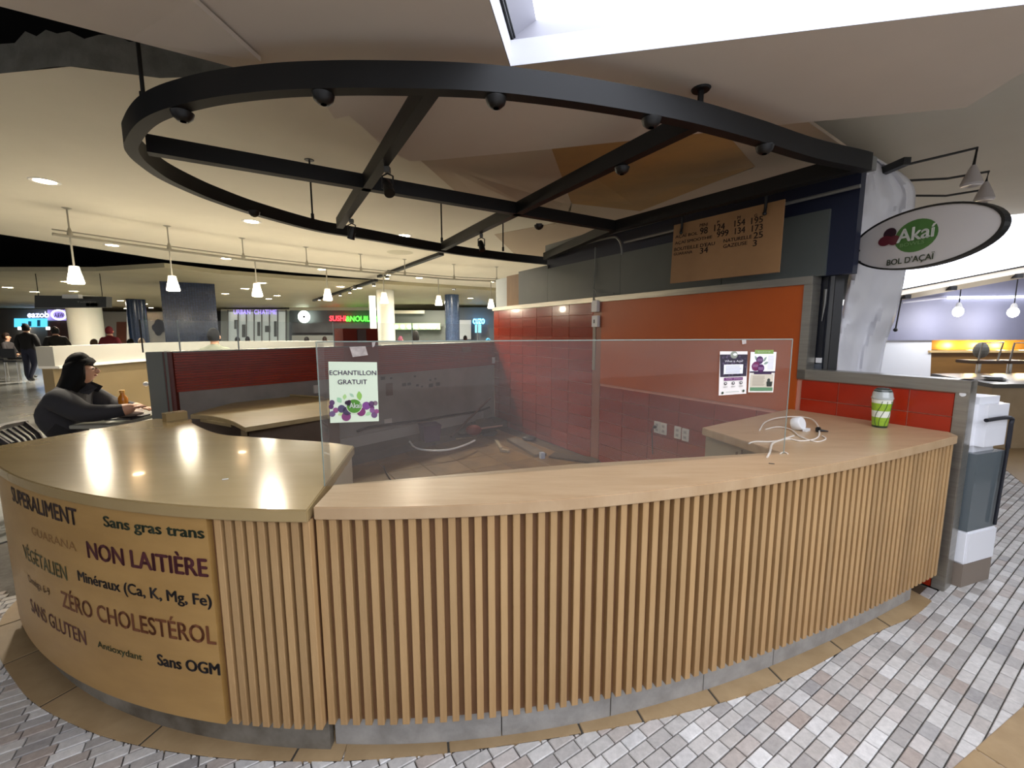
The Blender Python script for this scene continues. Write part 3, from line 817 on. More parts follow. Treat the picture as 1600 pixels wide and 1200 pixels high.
def disc(r, P, cx, cy, rx, ry, col, lay, rot=0.0, n=24, name='print'):
    return patch(r, P, [(cx + rx * math.cos(t) * math.cos(rot) - ry * math.sin(t) * math.sin(rot) * (rx / rx), cy + rx * math.cos(t) * math.sin(rot) * 1.0 + ry * math.sin(t) * math.cos(rot)) for t in [2 * math.pi * k / n for k in range(n)]], col, lay, name)
def leaf(r, P, x, y, l, wd, ang, col, lay, asp=0.8):
    pts = []
    for k in range(7): t = k / 6; pts.append((l * t, wd * math.sin(math.pi * t)))
    for k in range(5, 0, -1): t = k / 6; pts.append((l * t, -wd * math.sin(math.pi * t)))
    c, s = math.cos(ang), math.sin(ang)
    return patch(r, P, [(x + (a * c - b * s), y + (a * s + b * c) * asp) for a, b in pts], col, lay)
def words(r, P, body, x0, x1, y0, y1, col, lay=3, bold=0.01):
    return lettering(body, lambda a, b: P(x0 + (x1 - x0) * a, y0 + (y1 - y0) * b, lay), mat('ink ' + col, col, 0.5), r, bold)
def ruled(r, P, x0, x1, y0, y1, n, col, lay=2, seed=1):
    rg = random.Random(seed); h = (y1 - y0) / n
    for k in range(n):
        y = y1 - h * (k + 0.7); xe = x1 - rg.uniform(0, 0.12) * (x1 - x0)
        patch(r, P, [(x0, y), (xe, y), (xe, y + h * 0.34), (x0, y + h * 0.34)], col, lay)

# ---- sample poster
r, P = sheet('poster', [(513, 565), (589, 566), (592, 658), (516, 661)], '#d9e6cd', 'pale green free sample poster with berries taped to the glass', 'poster', nrm=GN)
words(r, P, 'ECHANTILLON', 0.02, 0.98, 0.785, 0.86, '#4b2a5c', 3, 0.012)
words(r, P, 'GRATUIT', 0.18, 0.78, 0.635, 0.71, '#4b2a5c', 3, 0.012)
for x, y, l, wd, an, c_ in ((0.62, 0.36, 0.20, 0.055, 1.65, '#8fbf5a'), (0.30, 0.38, 0.12, 0.04, 1.4, '#a9cf85'), (0.24, 0.33, 0.14, 0.05, 2.2, '#9cc9a0'), (0.50, 0.42, 0.12, 0.03, 2.4, '#a6c7a8'), (0.16, 0.13, 0.12, 0.035, 0.3, '#b9d48e'), (0.85, 0.16, 0.14, 0.04, 3.6, '#a5cf9a')):
    leaf(r, P, x, y, l, wd, an, c_, 1)
for x, y, s_, c_ in ((0.05, .335, .055, '#5b3d63'), (0.03, .27, .05, '#54305c'), (0.12, .21, .055, '#8c4a78'), (0.05, .15, .06, '#6b5579'), (.24, .23, .08, '#4d4462'), (.35, .19, .09, '#4a3e5a'), (.33, .10, .095, '#7c3a6b'), (.64, .17, .09, '#7a2f66'), (.75, .27, .085, '#7b3f86'), (.86, .30, .06, '#5e3a63'), (.94, .31, .05, '#7a6170'), (.87, .235, .045, '#5b2458'), (.87, .19, .055, '#8a5a8b'), (.96, .17, .05, '#8c4a78'), (.91, .11, .065, '#6c4a72')):
    disc(r, P, x, y, s_, s_ * 0.8, c_, 2)
disc(r, P, .50, .27, .165, .125, '#dfe6cf', 3); disc(r, P, .50, .27, .152, .114, '#4f8a2b', 4)
disc(r, P, .36, .33, .05, .035, '#2b1430', 5); disc(r, P, .40, .345, .04, .03, '#3a1a38', 5); disc(r, P, .385, .31, .04, .03, '#24102a', 6)
words(r, P, 'Akaí', .405, .635, .24, .325, '#f4f7ee', 7, 0.025)

# ---- two flyers
r, P = sheet('flyer', [(1125, 549), (1168, 549), (1166, 615), (1123, 618)], '#e6dfda', 'dark purple acai flyer with white text box taped to the glass', 'flyer', nrm=GN)
patch(r, P, [(0.03, 0.42), (0.98, 0.42), (1.0, 0.93), (0.0, 0.93)], '#2b2233', 1)
rg = random.Random(4)
for k in range(46): disc(r, P, rg.uniform(.05, .95), rg.uniform(.45, .9), .035, .024, rg.choice(['#4a3d56', '#3a3046', '#5d4f66']), 2, n=10)
disc(r, P, .5, .92, .13, .085, '#8d9182', 3); disc(r, P, .53, .93, .07, .03, '#e8ebe2', 4)
words(r, P, "What is Açaí?", .17, .83, .745, .80, '#f4f0f4', 4, 0.02)
patch(r, P, [(.14, .485), (.83, .485), (.84, .70), (.14, .70)], '#f1f1f6', 4); ruled(r, P, .2, .78, .5, .68, 7, '#9a9ab0', 5, 2)
patch(r, P, [(.16, .335), (.84, .335), (.84, .40), (.16, .40)], '#6d2f6b', 4); words(r, P, 'Healthy - Delicious', .22, .8, .35, .388, '#f2d7ea', 5, 0.01)
for x in (.22, .5, .78): disc(r, P, x, .27, .055, .036, '#3e3a40', 4); disc(r, P, x, .275, .03, .02, '#cfcac6', 5); ruled(r, P, x - .08, x + .08, .17, .21, 2, '#8f8a86', 4, 3)
ruled(r, P, .24, .76, .055, .085, 1, '#a7b0a4', 4, 5); disc(r, P, .12, .055, .04, .03, '#33432f', 4); disc(r, P, .88, .075, .04, .03, '#33432f', 4)
r, P = sheet('flyer', [(1173, 550), (1213, 550), (1208, 613), (1169, 613)], '#e9e4da', 'white and beige flyer with three purple circles taped to the glass', 'flyer', nrm=GN)
patch(r, P, [(.0, .52), (1, .52), (1, 1), (0, 1)], '#f3f1f6', 1); patch(r, P, [(.15, .955), (.88, .955), (.88, 1.05), (.15, 1.05)], '#7d9a4f', 2)
words(r, P, 'TRANSFORMER', .25, .75, .985, 1.02, '#e6efd3', 3, 0.01)
for x, y, an in ((.28, .78, 2.2), (.5, .76, 0.9), (.52, .70, 0.35)): leaf(r, P, x, y, .2, .04, an, '#8a9a8c', 2)
disc(r, P, .36, .80, .135, .10, '#4a2a55', 3); disc(r, P, .22, .65, .16, .115, '#6d1f4f', 4); disc(r, P, .42, .60, .13, .10, '#4b1a50', 5)
for x, y in ((.30, .80), (.14, .66), (.36, .59)): ruled(r, P, x - .05, x + .16, y - .03, y + .04, 3, '#b08ab0', 6, 7)
ruled(r, P, .68, .94, .57, .92, 12, '#b9b4c6', 2, 8)
patch(r, P, [(.0, .49), (1, .49), (1, .525), (0, .525)], '#2b1a36', 3); patch(r, P, [(.17, .455), (.86, .455), (.86, .495), (.17, .495)], '#3a2147', 3)
patch(r, P, [(.05, .04), (.95, .04), (.95, .45), (.05, .45)], '#cbc0ad', 2); ruled(r, P, .12, .62, .16, .42, 9, '#988d7c', 3, 9)
patch(r, P, [(.70, .15), (.90, .15), (.92, .27), (.68, .27)], '#262a24', 4); disc(r, P, .77, .30, .06, .05, '#3a3d38', 3)
patch(r, P, [(.05, .04), (.95, .04), (.95, .125), (.05, .125)], '#5c8460', 3)
# tape scraps left on the glass
for q, lb in (([(546, 542), (571, 541), (575, 555), (551, 558)], 'crumpled tape scrap above the sample poster'), ([(581, 535), (587, 534), (585, 541), (582, 543)], 'small tape remnant at the glass top edge'), ([(1159, 531), (1166, 531), (1166, 537), (1160, 538)], 'white tape tab above the dark purple flyer')):
    pts = [onglass(u, v, 0.005) for u, v in q]
    g = G(); g.slab(pts, (GN.x, GN.y, 0), 0.0012); o = g.build('tape_scrap', mat('torn tape', '#b9aea8', 0.6, var='#9b908a', vscale=60)); tag(o, lb, 'tape')

# ================================================================== OVERHEAD RING
ZR0, ZR1 = 2.40, 2.495
ring_px = [(1362, 266), (1346, 262), (1272, 246), (1184, 219), (1075, 190), (947, 166), (817, 148), (717, 140), (583, 137), (493, 138), (417, 142), (333, 152), (271, 166), (237, 178), (217, 190), (204, 204), (196, 218), (193, 227), (197, 238), (212, 254), (246, 278), (290, 299), (333, 316), (400, 338), (493, 362), (560, 373), (683, 394), (775, 406), (853, 414), (905, 420)]
rp_ = spline([atz(u, v, ZR0) for u, v in ring_px], 6)
path = []
for i, p in enumerate(rp_):
    t = (rp_[min(i + 1, len(rp_) - 1)] - rp_[max(i - 1, 0)]).normalized(); path.append((Vector((p.x, p.y)), Vector((t.y, -t.x))))
cen = Vector((-0.1, 3.6)); sgn = 1 if (path[40][0] - cen).dot(path[40][1]) > 0 else -1
path = [(p, o * sgn) for p, o in path]
rr = rooted('ceiling_ring', (-0.1, 3.6, ZR0), 'large black steel oval ring with cross beams hung over the kiosk', 'ring frame')
g = G(); g.sweep(path, [(0, ZR0), (0, ZR1), (-0.055, ZR1), (-0.055, ZR0)]); g.build('hoop', M_BLACK, rr, sm=True)
def beam(a, b, wd=0.06, z0=ZR0 + 0.004, z1=ZR1 - 0.004, name='beam'):
    a, b = Vector((a.x, a.y)), Vector((b.x, b.y)); d = (b - a).normalized(); n_ = Vector((d.y, -d.x)) * wd / 2
    g = G(); g.prism([a + n_, b + n_, b - n_, a - n_], z0, z1); return g.build(name, M_BLACK, rr)
z = ZR0 + 0.004
bA0, bA1 = atz(231, 240, z), Vector((0.95, 4.06, z))
bB0, bB1 = atz(676, 147, z), atz(531, 357, z)
bC0, bC1 = atz(1092, 200, z), atz(693, 391, z)
beam(bA0, bA1); beam(bB0, bB1, 0.055); beam(bC0, bC1, 0.055)
wb0, wb1 = Vector((1.99, 2.58)), Vector((0.94, 4.075))
beam(wb0, wb1, 0.07); beam(wb1, Vector((0.44, 5.66)), 0.07)
beam(Vector((1.99, 2.80)), Vector((1.66, 3.32)), 0.06, 2.44, 2.54)
# hanging rods with ceiling plates
def rod(p, z0, z1, plate=True, r=0.008):
    g = G(); g.tube([(p.x, p.y, z0), (p.x, p.y, z1)], r, 8)
    if z0 < 2.6: g.lathe([(0.014, 0), (0.014, 0.05)], (p.x, p.y, z0), 10)
    if plate: g.lathe([(0.0, -0.012), (0.038, -0.010), (0.045, 0.0)], (p.x, p.y, z1), 16)
    g.build('hanging_rod', M_BLACK, rr)
q = atz(1098, 172, ZR1); rod(Vector((q.x, q.y + 0.03)), ZR1, ZS + 0.002, r=0.014)
q = atz(209, 158, ZR1); rod(Vector((q.x + 0.02, q.y + 0.03)), ZR1, 3.62, False)
for u, v in ((487, 342), (690, 378), (786, 392)):
    q = atz(u, v, ZR1); rod(Vector((q.x, q.y + 0.02)), ZR1, ZB + 0.005)
# flex conduit along the wall beam
g = G(); g.tube([wallp(-0.02, 2.385, 0.03), wallp(-1.0, 2.385, 0.03), wallp(-2.0, 2.385, 0.03)], 0.012, 8); g.build('conduit', mat('galvanised pipe', '#8c8f8e', 0.4, 0.6), rr)

# ---- spotlights under ring and beams
def spot(u, v, z, label, aim=(0.3, -0.5, -0.8), dome=False, grp=None):
    p = atz(u, v, z)
    r = rooted('spotlight', (p.x, p.y, z), label, 'spotlight', grp)
    if dome:
        g = G(); g.lathe([(0.0, -0.036), (0.02, -0.034), (0.036, -0.02), (0.042, 0.0)], p, 16); g.build('lamp_can', M_BLK, r, sm=True)
        g = G(); g.box(p + Vector((0, 0, 0.004)), (0.05, 0.05, 0.012)); g.build('mount', M_BLK, r)
        g = G(); g.lathe([(0.0, 0.0), (0.012, 0.0)], p + Vector((0, 0, -0.0365)), 10); g.build('lens', mat('dark lens', '#3a3b3e', 0.2), r)
        return r
    g = G(); g.box(p + Vector((0, 0, -0.012)), (0.03, 0.03, 0.03)); g.build('mount', M_STEELD, r)
    g = G(); t = p + Vector((0, 0, -0.03))
    g.tube([t, t + Vector((-0.03, 0, -0.015)), t + Vector((-0.03, 0, -0.08))], 0.005, 6); g.tube([t, t + Vector((0.03, 0, -0.015)), t + Vector((0.03, 0, -0.08))], 0.005, 6)
    g.build('yoke', M_BLK, r)
    d = Vector(aim).normalized(); Q = d.to_track_quat('Z', 'Y').to_matrix(); c = t + Vector((0, 0, -0.075))
    g = G(); g.lathe([(0.0, -0.05), (0.018, -0.048), (0.026, -0.02), (0.03, 0.05), (0.027, 0.05)], c, 16, Q); g.build('lamp_can', M_BLK, r, sm=True)
    g = G(); g.lathe([(0.0, 0.0), (0.026, 0.0)], c + d * 0.046, 16, Q); g.build('lens', MATS['dark lens'] if 'dark lens' in MATS else mat('dark lens', '#3a3b3e', 0.2), r)
    return r
ZQ = ZR0
for u, v in ((285, 176), (505, 148), (775, 154), (1018, 186), (1195, 229)):
    spot(u, v, ZQ - 0.002, 'small dome spotlight fixed under the curved hoop', dome=True, grp='dome spotlights under the hoop')
spot(605, 262, ZQ, 'yoke spotlight at the crossing of two beams'); spot(549, 343, ZQ, 'yoke spotlight at the far end of the crossing beam', (-0.3, 0.2, -0.9))
spot(752, 366, ZQ, 'yoke spotlight hanging inside the hoop near the wall', (0.2, -0.3, -0.9)); spot(972, 262, ZQ, 'dome spotlight under the diagonal beam over the orange wall', dome=True)
spot(842, 352, ZQ, 'dome spotlight under the long beam near the menu board', dome=True); spot(397, 331, ZQ, 'dome spotlight under the far side of the hoop', dome=True)

# ================================================================== ON THE TILED WALL
# ---- menu board hung from the beam
def onmenu(u, v, off=0.0):
    a = WA + WN * (0.24 + off); return onplane(u, v, a, WD)
mb = rooted('menu_board', onmenu(1130, 435), 'brown price board with black lettering clipped under the beam', 'menu board')
tl, tr, br, bl = onmenu(1053, 352), onmenu(1226, 311), onmenu(1217, 425), onmenu(1047, 443)
g = G(); g.slab([bl, br, tr, tl], (WN.x, WN.y, 0), 0.012); mboard = g.build('board', mat('kraft menu board', '#8f6b45', 0.55, var='#85633f', vscale=3), mb)
for u, v in ((1067, 352), (1198, 320)):
    p = onmenu(u, v); g = G(); g.tube([p + Vector((WN.x * .012, WN.y * .012, 0.10)), p + Vector((WN.x * .012, WN.y * .012, -0.02)), p + Vector((WN.x * .02, WN.y * .02, -0.06))], 0.010, 8)
    g.ball(p + Vector((WN.x * .02, WN.y * .02, -0.06)), 0.014); g.build('clip', M_BLK, mb)
M_INKB = mat('black menu ink', '#1f120e', 0.6)
def menu_text(body, x0, y0, x1, y1, cap, bold=0.0):
    cv = lambda x, y: (1030 + x / 7.62, 320 + y / 7.62)
    b0, b1 = onmenu(*cv(x0, y0), 0.002), onmenu(*cv(x1, y1), 0.002); t0, t1 = onmenu(*cv(x0 + 4, y0 - cap), 0.002), onmenu(*cv(x1 + 4, y1 - cap), 0.002)
    lettering(body, quadplace(b0, b1, t0, t1), M_INKB, mboard, bold, 'menu_lettering')
for a in (('MINI', 482, 262, 575, 248, 36), ('P', 690, 222, 716, 218, 32), ('M', 930, 172, 965, 166, 36), ('G', 1132, 148, 1165, 142, 36),
          ('AÇAÏ BOL', 190, 410, 455, 362, 50), ('98', 485, 355, 575, 338, 78), ('124', 655, 315, 778, 292, 78), ('154', 895, 262, 1020, 238, 74), ('195', 1095, 232, 1232, 206, 76),
          ('AÇAÏ SMOOTHIE', 185, 485, 628, 405, 50), ('999', 685, 390, 822, 365, 72), ('134', 900, 352, 1020, 330, 74), ('173', 1102, 322, 1230, 298, 76),
          ("BOUTEILLE D'EAU", 178, 555, 660, 478, 42), ('NATURELLE', 765, 452, 1100, 398, 42), ('25', 1122, 405, 1232, 388, 76), ('GUARANA', 172, 606, 392, 576, 34), ('34', 485, 585, 578, 566, 68), ('GAZEUSE', 760, 518, 1045, 472, 42), ('3', 1115, 496, 1160, 488, 74)):
    menu_text(*a, bold=0.02)

# ---- control boxes, outlets, wires
def wall_item(name, u, v, wd, hg, dp, m_, label, cat, grp=None, extra=None, base=0.012):
    a = WA + WN * base; p = onplane(u, v, a, WD); r = rooted(name, p, label, cat, grp)
    s_ = (Vector((p.x, p.y)) - WA).dot(WD)
    g = G(); wbox(g, s_ - wd / 2, s_ + wd / 2, p.z - hg / 2, p.z + hg / 2, base - 0.004, base + dp); bd_ = g.build('body', m_, r, bevel=0.003)
    if extra: extra(bd_, s_, p.z, base + dp)
    return r
def sock(r, s_, z, o):
    for dz in (0.024, -0.024):
        g = G(); wbox(g, s_ - 0.016, s_ + 0.016, z + dz - 0.014, z + dz + 0.014, o - 0.001, o + 0.0015); g.build('socket', mat('socket face', '#a9a49d', 0.4), r)
        g = G(); wbox(g, s_ - 0.007, s_ - 0.005, z + dz - 0.006, z + dz + 0.006, o, o + 0.0022); wbox(g, s_ + 0.005, s_ + 0.007, z + dz - 0.006, z + dz + 0.006, o, o + 0.0022); g.build('slot', M_BLK, r)
M_PLATE = mat('white socket plate', '#c9c3ba', 0.4)
for u, v, lb in ((1027, 667.5, 'white double socket with black plug, first of four by the worktop'), (1037, 670, 'white double socket beside the plugged one'), (1059, 676, 'white double socket, third along the red tiles'), (1071, 679.5, 'white double socket nearest the side worktop')):
    wall_item('wall_outlet', u, v, 0.072, 0.115, 0.008, M_PLATE, lb, 'outlet', 'outlets on the red tiles', sock, base=0.008)
p = onplane(1023, 667, WA + WN * 0.03, WD); g = G(); g.ball(p, (0.02, 0.02, 0.016)); g.tube([p, p + Vector((-.02, .02, -.03)), p + Vector((0, .03, -0.28))], 0.005, 6)
tag(g.build('power_plug', M_BLK), 'black power plug in the first wall socket', 'plug')
def dial(r, s_, z, o):
    g = G(); wbox(g, s_ - 0.012, s_ + 0.002, z - 0.022, z + 0.018, o, o + 0.003); g.build('window', M_BLK, r)
wall_item('control_box', 932.5, 478.5, 0.095, 0.125, 0.04, M_PLASTICW, 'plain white control box just under the steel cap', 'control box')
wall_item('control_box', 932.5, 502, 0.095, 0.125, 0.035, M_PLASTICW, 'white control box with dark display below the plain one', 'control box', None, dial)
g = G(); q = onplane(930, 468, WA + WN * 0.02, WD); sb_ = (Vector((q.x, q.y)) - WA).dot(WD)
g.tube([wallp(sb_, 1.80, 0.045), wallp(sb_ - 0.03, 1.95, 0.02), wallp(sb_ - 0.05, 2.1, -0.01), wallp(sb_ - 0.05, 2.42, -0.01)], 0.006, 6)
o = g.build('cable', mat('grey cable', '#6f7371', 0.5)); tag(o, 'grey cable running up from the white control boxes', 'cable')
g = G(); g.tube(spline([wallp(sb_ + 0.02, 1.88, 0.03), wallp(sb_ - 0.02, 1.96, 0.03), wallp(sb_ + 0.10, 1.90, 0.035), wallp(sb_ + 0.3, 1.885, 0.035)], 6), 0.006, 6)
tag(g.build('cable', MATS['grey cable']), 'grey cable curling along the steel cap', 'cable')
g = G(); pts = [onplane(u, v, WA + WN * 0.05, WD) for u, v in ((872, 393), (915, 381), (955, 371), (966, 374), (971, 385), (972, 398))]
g.tube(spline(pts, 6), 0.011, 8); tag(g.build('conduit', MATS['galvanised pipe']), 'bent metal conduit above the grey boards', 'conduit')

# ================================================================== ON THE WORKTOP
# ---- paper smoothie cup
c = atz(1374, 667, ZT); hC = zat(1378, 622, c) - ZT; k_ = hC / 0.13
cup = rooted('smoothie_cup', c, 'green leaf patterned takeaway cup with domed lid on the worktop', 'cup')
R0, R1 = 0.027 * k_, 0.037 * k_
def cr_(t): return R0 + (R1 - R0) * t
M_CUPW, M_CUPG = mat('white cup paper', '#dfe2d6', 0.4), mat('lime print', '#97b82f', 0.4, var='#7fa32a', vscale=40)
for a, b, m_, nm in ((0.0, 0.07, mat('dark green print', '#23331c', 0.4), 'base_band'), (0.07, 0.36, M_CUPG, 'leaf_band'), (0.36, 0.58, M_CUPW, 'white_band'), (0.58, 0.84, M_CUPG, 'leaf_band'), (0.84, 1.0, M_CUPW, 'white_band')):
    g = G(); g.lathe([(cr_(a), a * hC), (cr_(b), b * hC)], c, 28); g.build(nm, m_, cup, sm=True)
g = G(); g.lathe([(R1 * 1.05, hC - 0.004), (R1 * 1.08, hC + 0.004), (R1 * 1.0, hC + 0.012), (R1 * 0.96, hC + 0.03), (R1 * 0.8, hC + 0.05), (R1 * 0.5, hC + 0.058), (R1 * 0.46, hC + 0.056), (R1 * 0.3, hC + 0.03)], c, 28)
g.build('lid', mat('clear lid', '#a9aeab', 0.12, coat=0.5), cup, sm=True)
g = G(); g.lathe([(R1 * 0.9, hC + 0.036), (R1 * 0.86, hC + 0.046), (R1 * 0.72, hC + 0.054), (R1 * 0.6, hC + 0.059), (0, hC + 0.05)], c, 28); g.build('lid_dark_top', mat('dark lid top', '#3c413c', 0.25), cup, sm=True)  # darker layer over the top of the lid
for ph in (3.7, 4.2, 4.9, 5.5):
    g = G(); pts = []
    for k in range(9):
        t = k / 8; a = ph + 0.35 * math.sin(t * 4 + ph); pts.append(c + Vector((math.cos(a), math.sin(a), 0)) * (cr_(t * 0.9 + 0.05) + 0.0006) + Vector((0, 0, (t * 0.86 + 0.06) * hC)))
    g.tube(pts, 0.0012 * k_, 5); g.build('vine_print', mat('dark vine print', '#3c5220', 0.5), cup)
# ---- charger cable coil
M_CBL = mat('white cable', '#d9cfc2', 0.45)
def zt(u, v, h=0.004): return atz(u, v, ZT + h)
def cable(pts, r, label, m_=M_CBL, h=0.004, name='cable'):
    g = G(); g.tube(spline([zt(u, v, hh) for u, v, hh in pts], 8), r, 8); return tag(g.build(name, m_, sm=True), label, 'cable')
cable([(1187, 672, .004), (1195, 660, .01), (1215, 653, .012), (1245, 651, .014), (1268, 655, .014), (1279, 668, .01), (1277, 684, .005), (1252, 689, .004), (1232, 686, .004), (1205, 690, .004), (1180, 690, .003), (1170, 693, .003)], 0.004, 'white cable coiled in a loop on the worktop')
cable([(1196, 671, .004), (1215, 667, .007), (1236, 671, .008), (1250, 682, .005), (1275, 690, .004), (1290, 686, .004), (1285, 681, .005)], 0.0035, 'white cable lying across the coiled one')
cable([(1240, 681, .005), (1222, 687, .004), (1207, 693, .004), (1203, 706, .004), (1199, 714, .004)], 0.005, 'thick white cable trailing to the worktop edge')
cable([(1219, 709, .003), (1225, 706, .004), (1231, 709, .003)], 0.003, 'short white wire end at the worktop edge')
q = zt(1246, 672, 0.0); r = rooted('power_adapter', q, 'white round power adapter inside the coiled cable', 'adapter')
Mx = Matrix.Rotation(math.radians(72), 3, 'X') @ Matrix.Rotation(0.5, 3, 'Y')
g = G(); g.lathe([(0.0, -0.025), (0.034, -0.025), (0.038, -0.02), (0.038, 0.02), (0.034, 0.025), (0, 0.025)], q + Vector((0, 0, 0.037)), 24, Mx); g.build('body', M_PLASTICW, r, sm=True)
g = G(); g.box(q + Vector((0.03, -0.03, 0.008)), (0.05, 0.02, 0.014), 0.6); g.build('plug_head', M_PLASTICW, r)
q = zt(1278, 675, 0.0); r = rooted('power_plug', q, 'black plug lying beside the white adapter', 'plug')
g = G(); g.box(q + Vector((0, 0, 0.014)), (0.025, 0.02, 0.028), 0.5); g.build('body', M_BLK, r, bevel=0.004)
g = G(); g.tube([q + Vector((0.01, 0, 0.01)), q + Vector((0.05, -0.01, 0.006))], [0.008, 0.003], 8); g.build('strain_relief', M_BLK, r)
g = G(); p = zt(1201, 724, 0.001); g.tube([p, p + Vector((0.02, -0.008, 0))], 0.002, 5); tag(g.build('wood_splinter', M_BLK), 'tiny dark splinter on the worktop edge', 'splinter')
g = G(); p = zt(352, 749, 0.0); g.box(p + Vector((0, 0, 0.001)), (0.02, 0.008, 0.002), 0.4); tag(g.build('paper_scrap', M_WHITE), 'tiny white paper scrap on the slogan counter', 'scrap')

# ================================================================== INSIDE THE KIOSK
# ---- loose worktop on a low cabinet by the partition
ZD = 0.80
dk = rooted('back_cabinet', atz(420, 680, 0.4), 'low back cabinet with a loose curved wood top by the partition', 'cabinet')
dpts = [atz(u, v, ZD) for u, v in ((297, 648), (330, 638), (420, 615), (505, 623), (505, 652), (385, 668))]
sp1 = spline([atz(297, 648, ZD), atz(330, 650, ZD), atz(360, 657, ZD), atz(383, 668, ZD)], 6)
poly = [(p.x, p.y) for p in sp1] + [(p.x, p.y) for p in (atz(500, 650, ZD), atz(514, 648, ZD), atz(517, 623, ZD), atz(505, 622, ZD), atz(420, 615, ZD), atz(330, 638, ZD))]
g = G(); g.prism(poly, ZD - 0.035, ZD); g.build('worktop', mat('dusty maple top', '#a8946c', 0.4, var='#9a875f', vscale=2, stretch=(1, 6, 1)), dk, bevel=0.003)
q0, q1 = atz(419, 617, ZD), atz(505, 623, ZD); g = G(); g.tube([q0 + Vector((0, 0, .012)), q1 + Vector((0, 0, .012))], 0.012, 4); g.build('back_lip', MATS['dusty maple top'], dk)
f0, f1 = atz(388, 662, ZD), atz(512, 647, ZD); l0 = atz(312, 648, ZD); l1 = atz(360, 656, ZD)
g = G(); g.prism([(f0.x, f0.y), (f1.x, f1.y), (f1.x - 0.03, f1.y + 0.3), (f0.x - 0.05, f0.y + 0.25)], 0, ZD - 0.035); g.build('cabinet_body', mat('brown cabinet face', '#5d4c3c', 0.55, var='#504032', vscale=4), dk)
g = G(); g.prism([(l0.x, l0.y), (l1.x, l1.y), (f0.x, f0.y), (f0.x - 0.04, f0.y + 0.2), (l0.x + 0.05, l0.y + 0.15)], 0.0, 0.55); g.build('niche_base', MATS['brown cabinet face'], dk)
g = G(); g.prism([(l0.x, l0.y), (l1.x, l1.y), (l1.x, l1.y + 0.02), (l0.x, l0.y + 0.02)], 0.74, ZD - 0.035); g.build('niche_rail', MATS['dusty maple top'], dk)
g = G(); p = atz(380, 668, 0.74); g.box(p + Vector((0.0, 0.03, -0.13)), (0.05, 0.05, 0.27)); g.build('niche_post', MATS['dusty maple top'], dk)
# ---- wood offcut box by the counter end
g = G(); p = atz(262, 660, ZT); 
g.prism([(-2.26, 2.70), (-2.20, 2.66), (-2.14, 2.76), (-2.20, 2.80)], ZT + 0.0, ZT + 0.05); tag(g.build('wood_block', M_TOP), 'small pale wood block at the slogan counter corner', 'block')

# ---- builders' leftovers along the back of the floor
def lie(u, v, h=0.01): return atz(u, v, h)
g = G(); pbox(g, 0.02, 3.0, 0.0, 0.10, 0.0, 0.40); struct(g.build('baseboard_back', mat('dark plinth', '#40382f', 0.7, var='#4d4438', vscale=5, bump=0.2)))
p = lie(672, 688, 0.10); r = rooted('bucket', p, 'dark purple square bucket on the kiosk floor', 'bucket')
g = G(); a = 0.5
def frust(g, c, b0, b1, h, rz, z0=0.0):
    R = Matrix.Rotation(rz, 3, 'Z'); vs = [R @ Vector((x * b0, y * b0, z0)) + c for x, y in ((-1, -1), (1, -1), (1, 1), (-1, 1))] + [R @ Vector((x * b1, y * b1, h)) + c for x, y in ((-1, -1), (1, -1), (1, 1), (-1, 1))]
    g.add(vs, [(3, 2, 1, 0), (4, 5, 6, 7)] + [(i, (i + 1) % 4, 4 + (i + 1) % 4, 4 + i) for i in range(4)])
frust(g, p, 0.095, 0.115, 0.20, a); g.build('body', mat('dark purple plastic', '#33173f', 0.4), r)
g = G(); frust(g, p, 0.118, 0.12, 0.215, a, 0.195); g.build('rim', MATS['dark purple plastic'], r)
def hose(pts, rad, m_, label, cat, h=0.012, name='hose'):
    g = G(); g.tube(spline([lie(u, v, hh if hh else h) for u, v, hh in pts], 8), rad, 8); return tag(g.build(name, m_, sm=True), label, cat)
hose([(640, 690, .115), (650, 700, .115), (675, 704, .115), (705, 702, .115), (730, 694, .115), (742, 688, .115)], 0.012, M_PLASTICW, 'white hose bent in front of the purple bucket', 'hose')
hose([(592, 691, 0), (630, 692, 0), (670, 690, 0), (710, 686, 0), (745, 683, 0)], 0.01, mat('tan hose', '#9a8664', 0.5), 'thin tan hose across the kiosk floor', 'hose')
hose([(558, 706, 0), (575, 707, 0), (592, 710, 0)], 0.012, M_PLASTICW, 'white pipe offcut on the kiosk floor', 'pipe', name='pipe_offcut')
hose([(605, 707, 0), (585, 700, .03), (615, 702, .03), (630, 704, 0), (660, 697, 0), (680, 694, 0)], 0.012, M_BLK, 'tangle of black cable on the kiosk floor', 'cable', name='cable_tangle')
hose([(600, 728, 0), (603, 738, 0), (612, 752, 0)], 0.006, M_BLK, 'short dark cable on the near floor tiles', 'cable', name='cable')
g = G(); g.tube([lie(705, 682, 0.11), dep(766, 622, 6.15)], 0.014, 8); tag(g.build('metal_rod', mat('rusty rod', '#4a332c', 0.6)), 'dark rod leaning against the far corner', 'rod')
g = G(); g.tube([lie(735, 672, 0.19), lie(785, 665, 0.19)], 0.012, 8); tag(g.build('metal_rod', mat('pink grey tube', '#93746c', 0.5)), 'pinkish tube lying on rubble by the tiled wall', 'rod')
M_RUB = mat('dark rubble bag', '#3a3b38', 0.7, var='#4a4338', vscale=12, bump=0.5, bscale=18)
rg = random.Random(11)
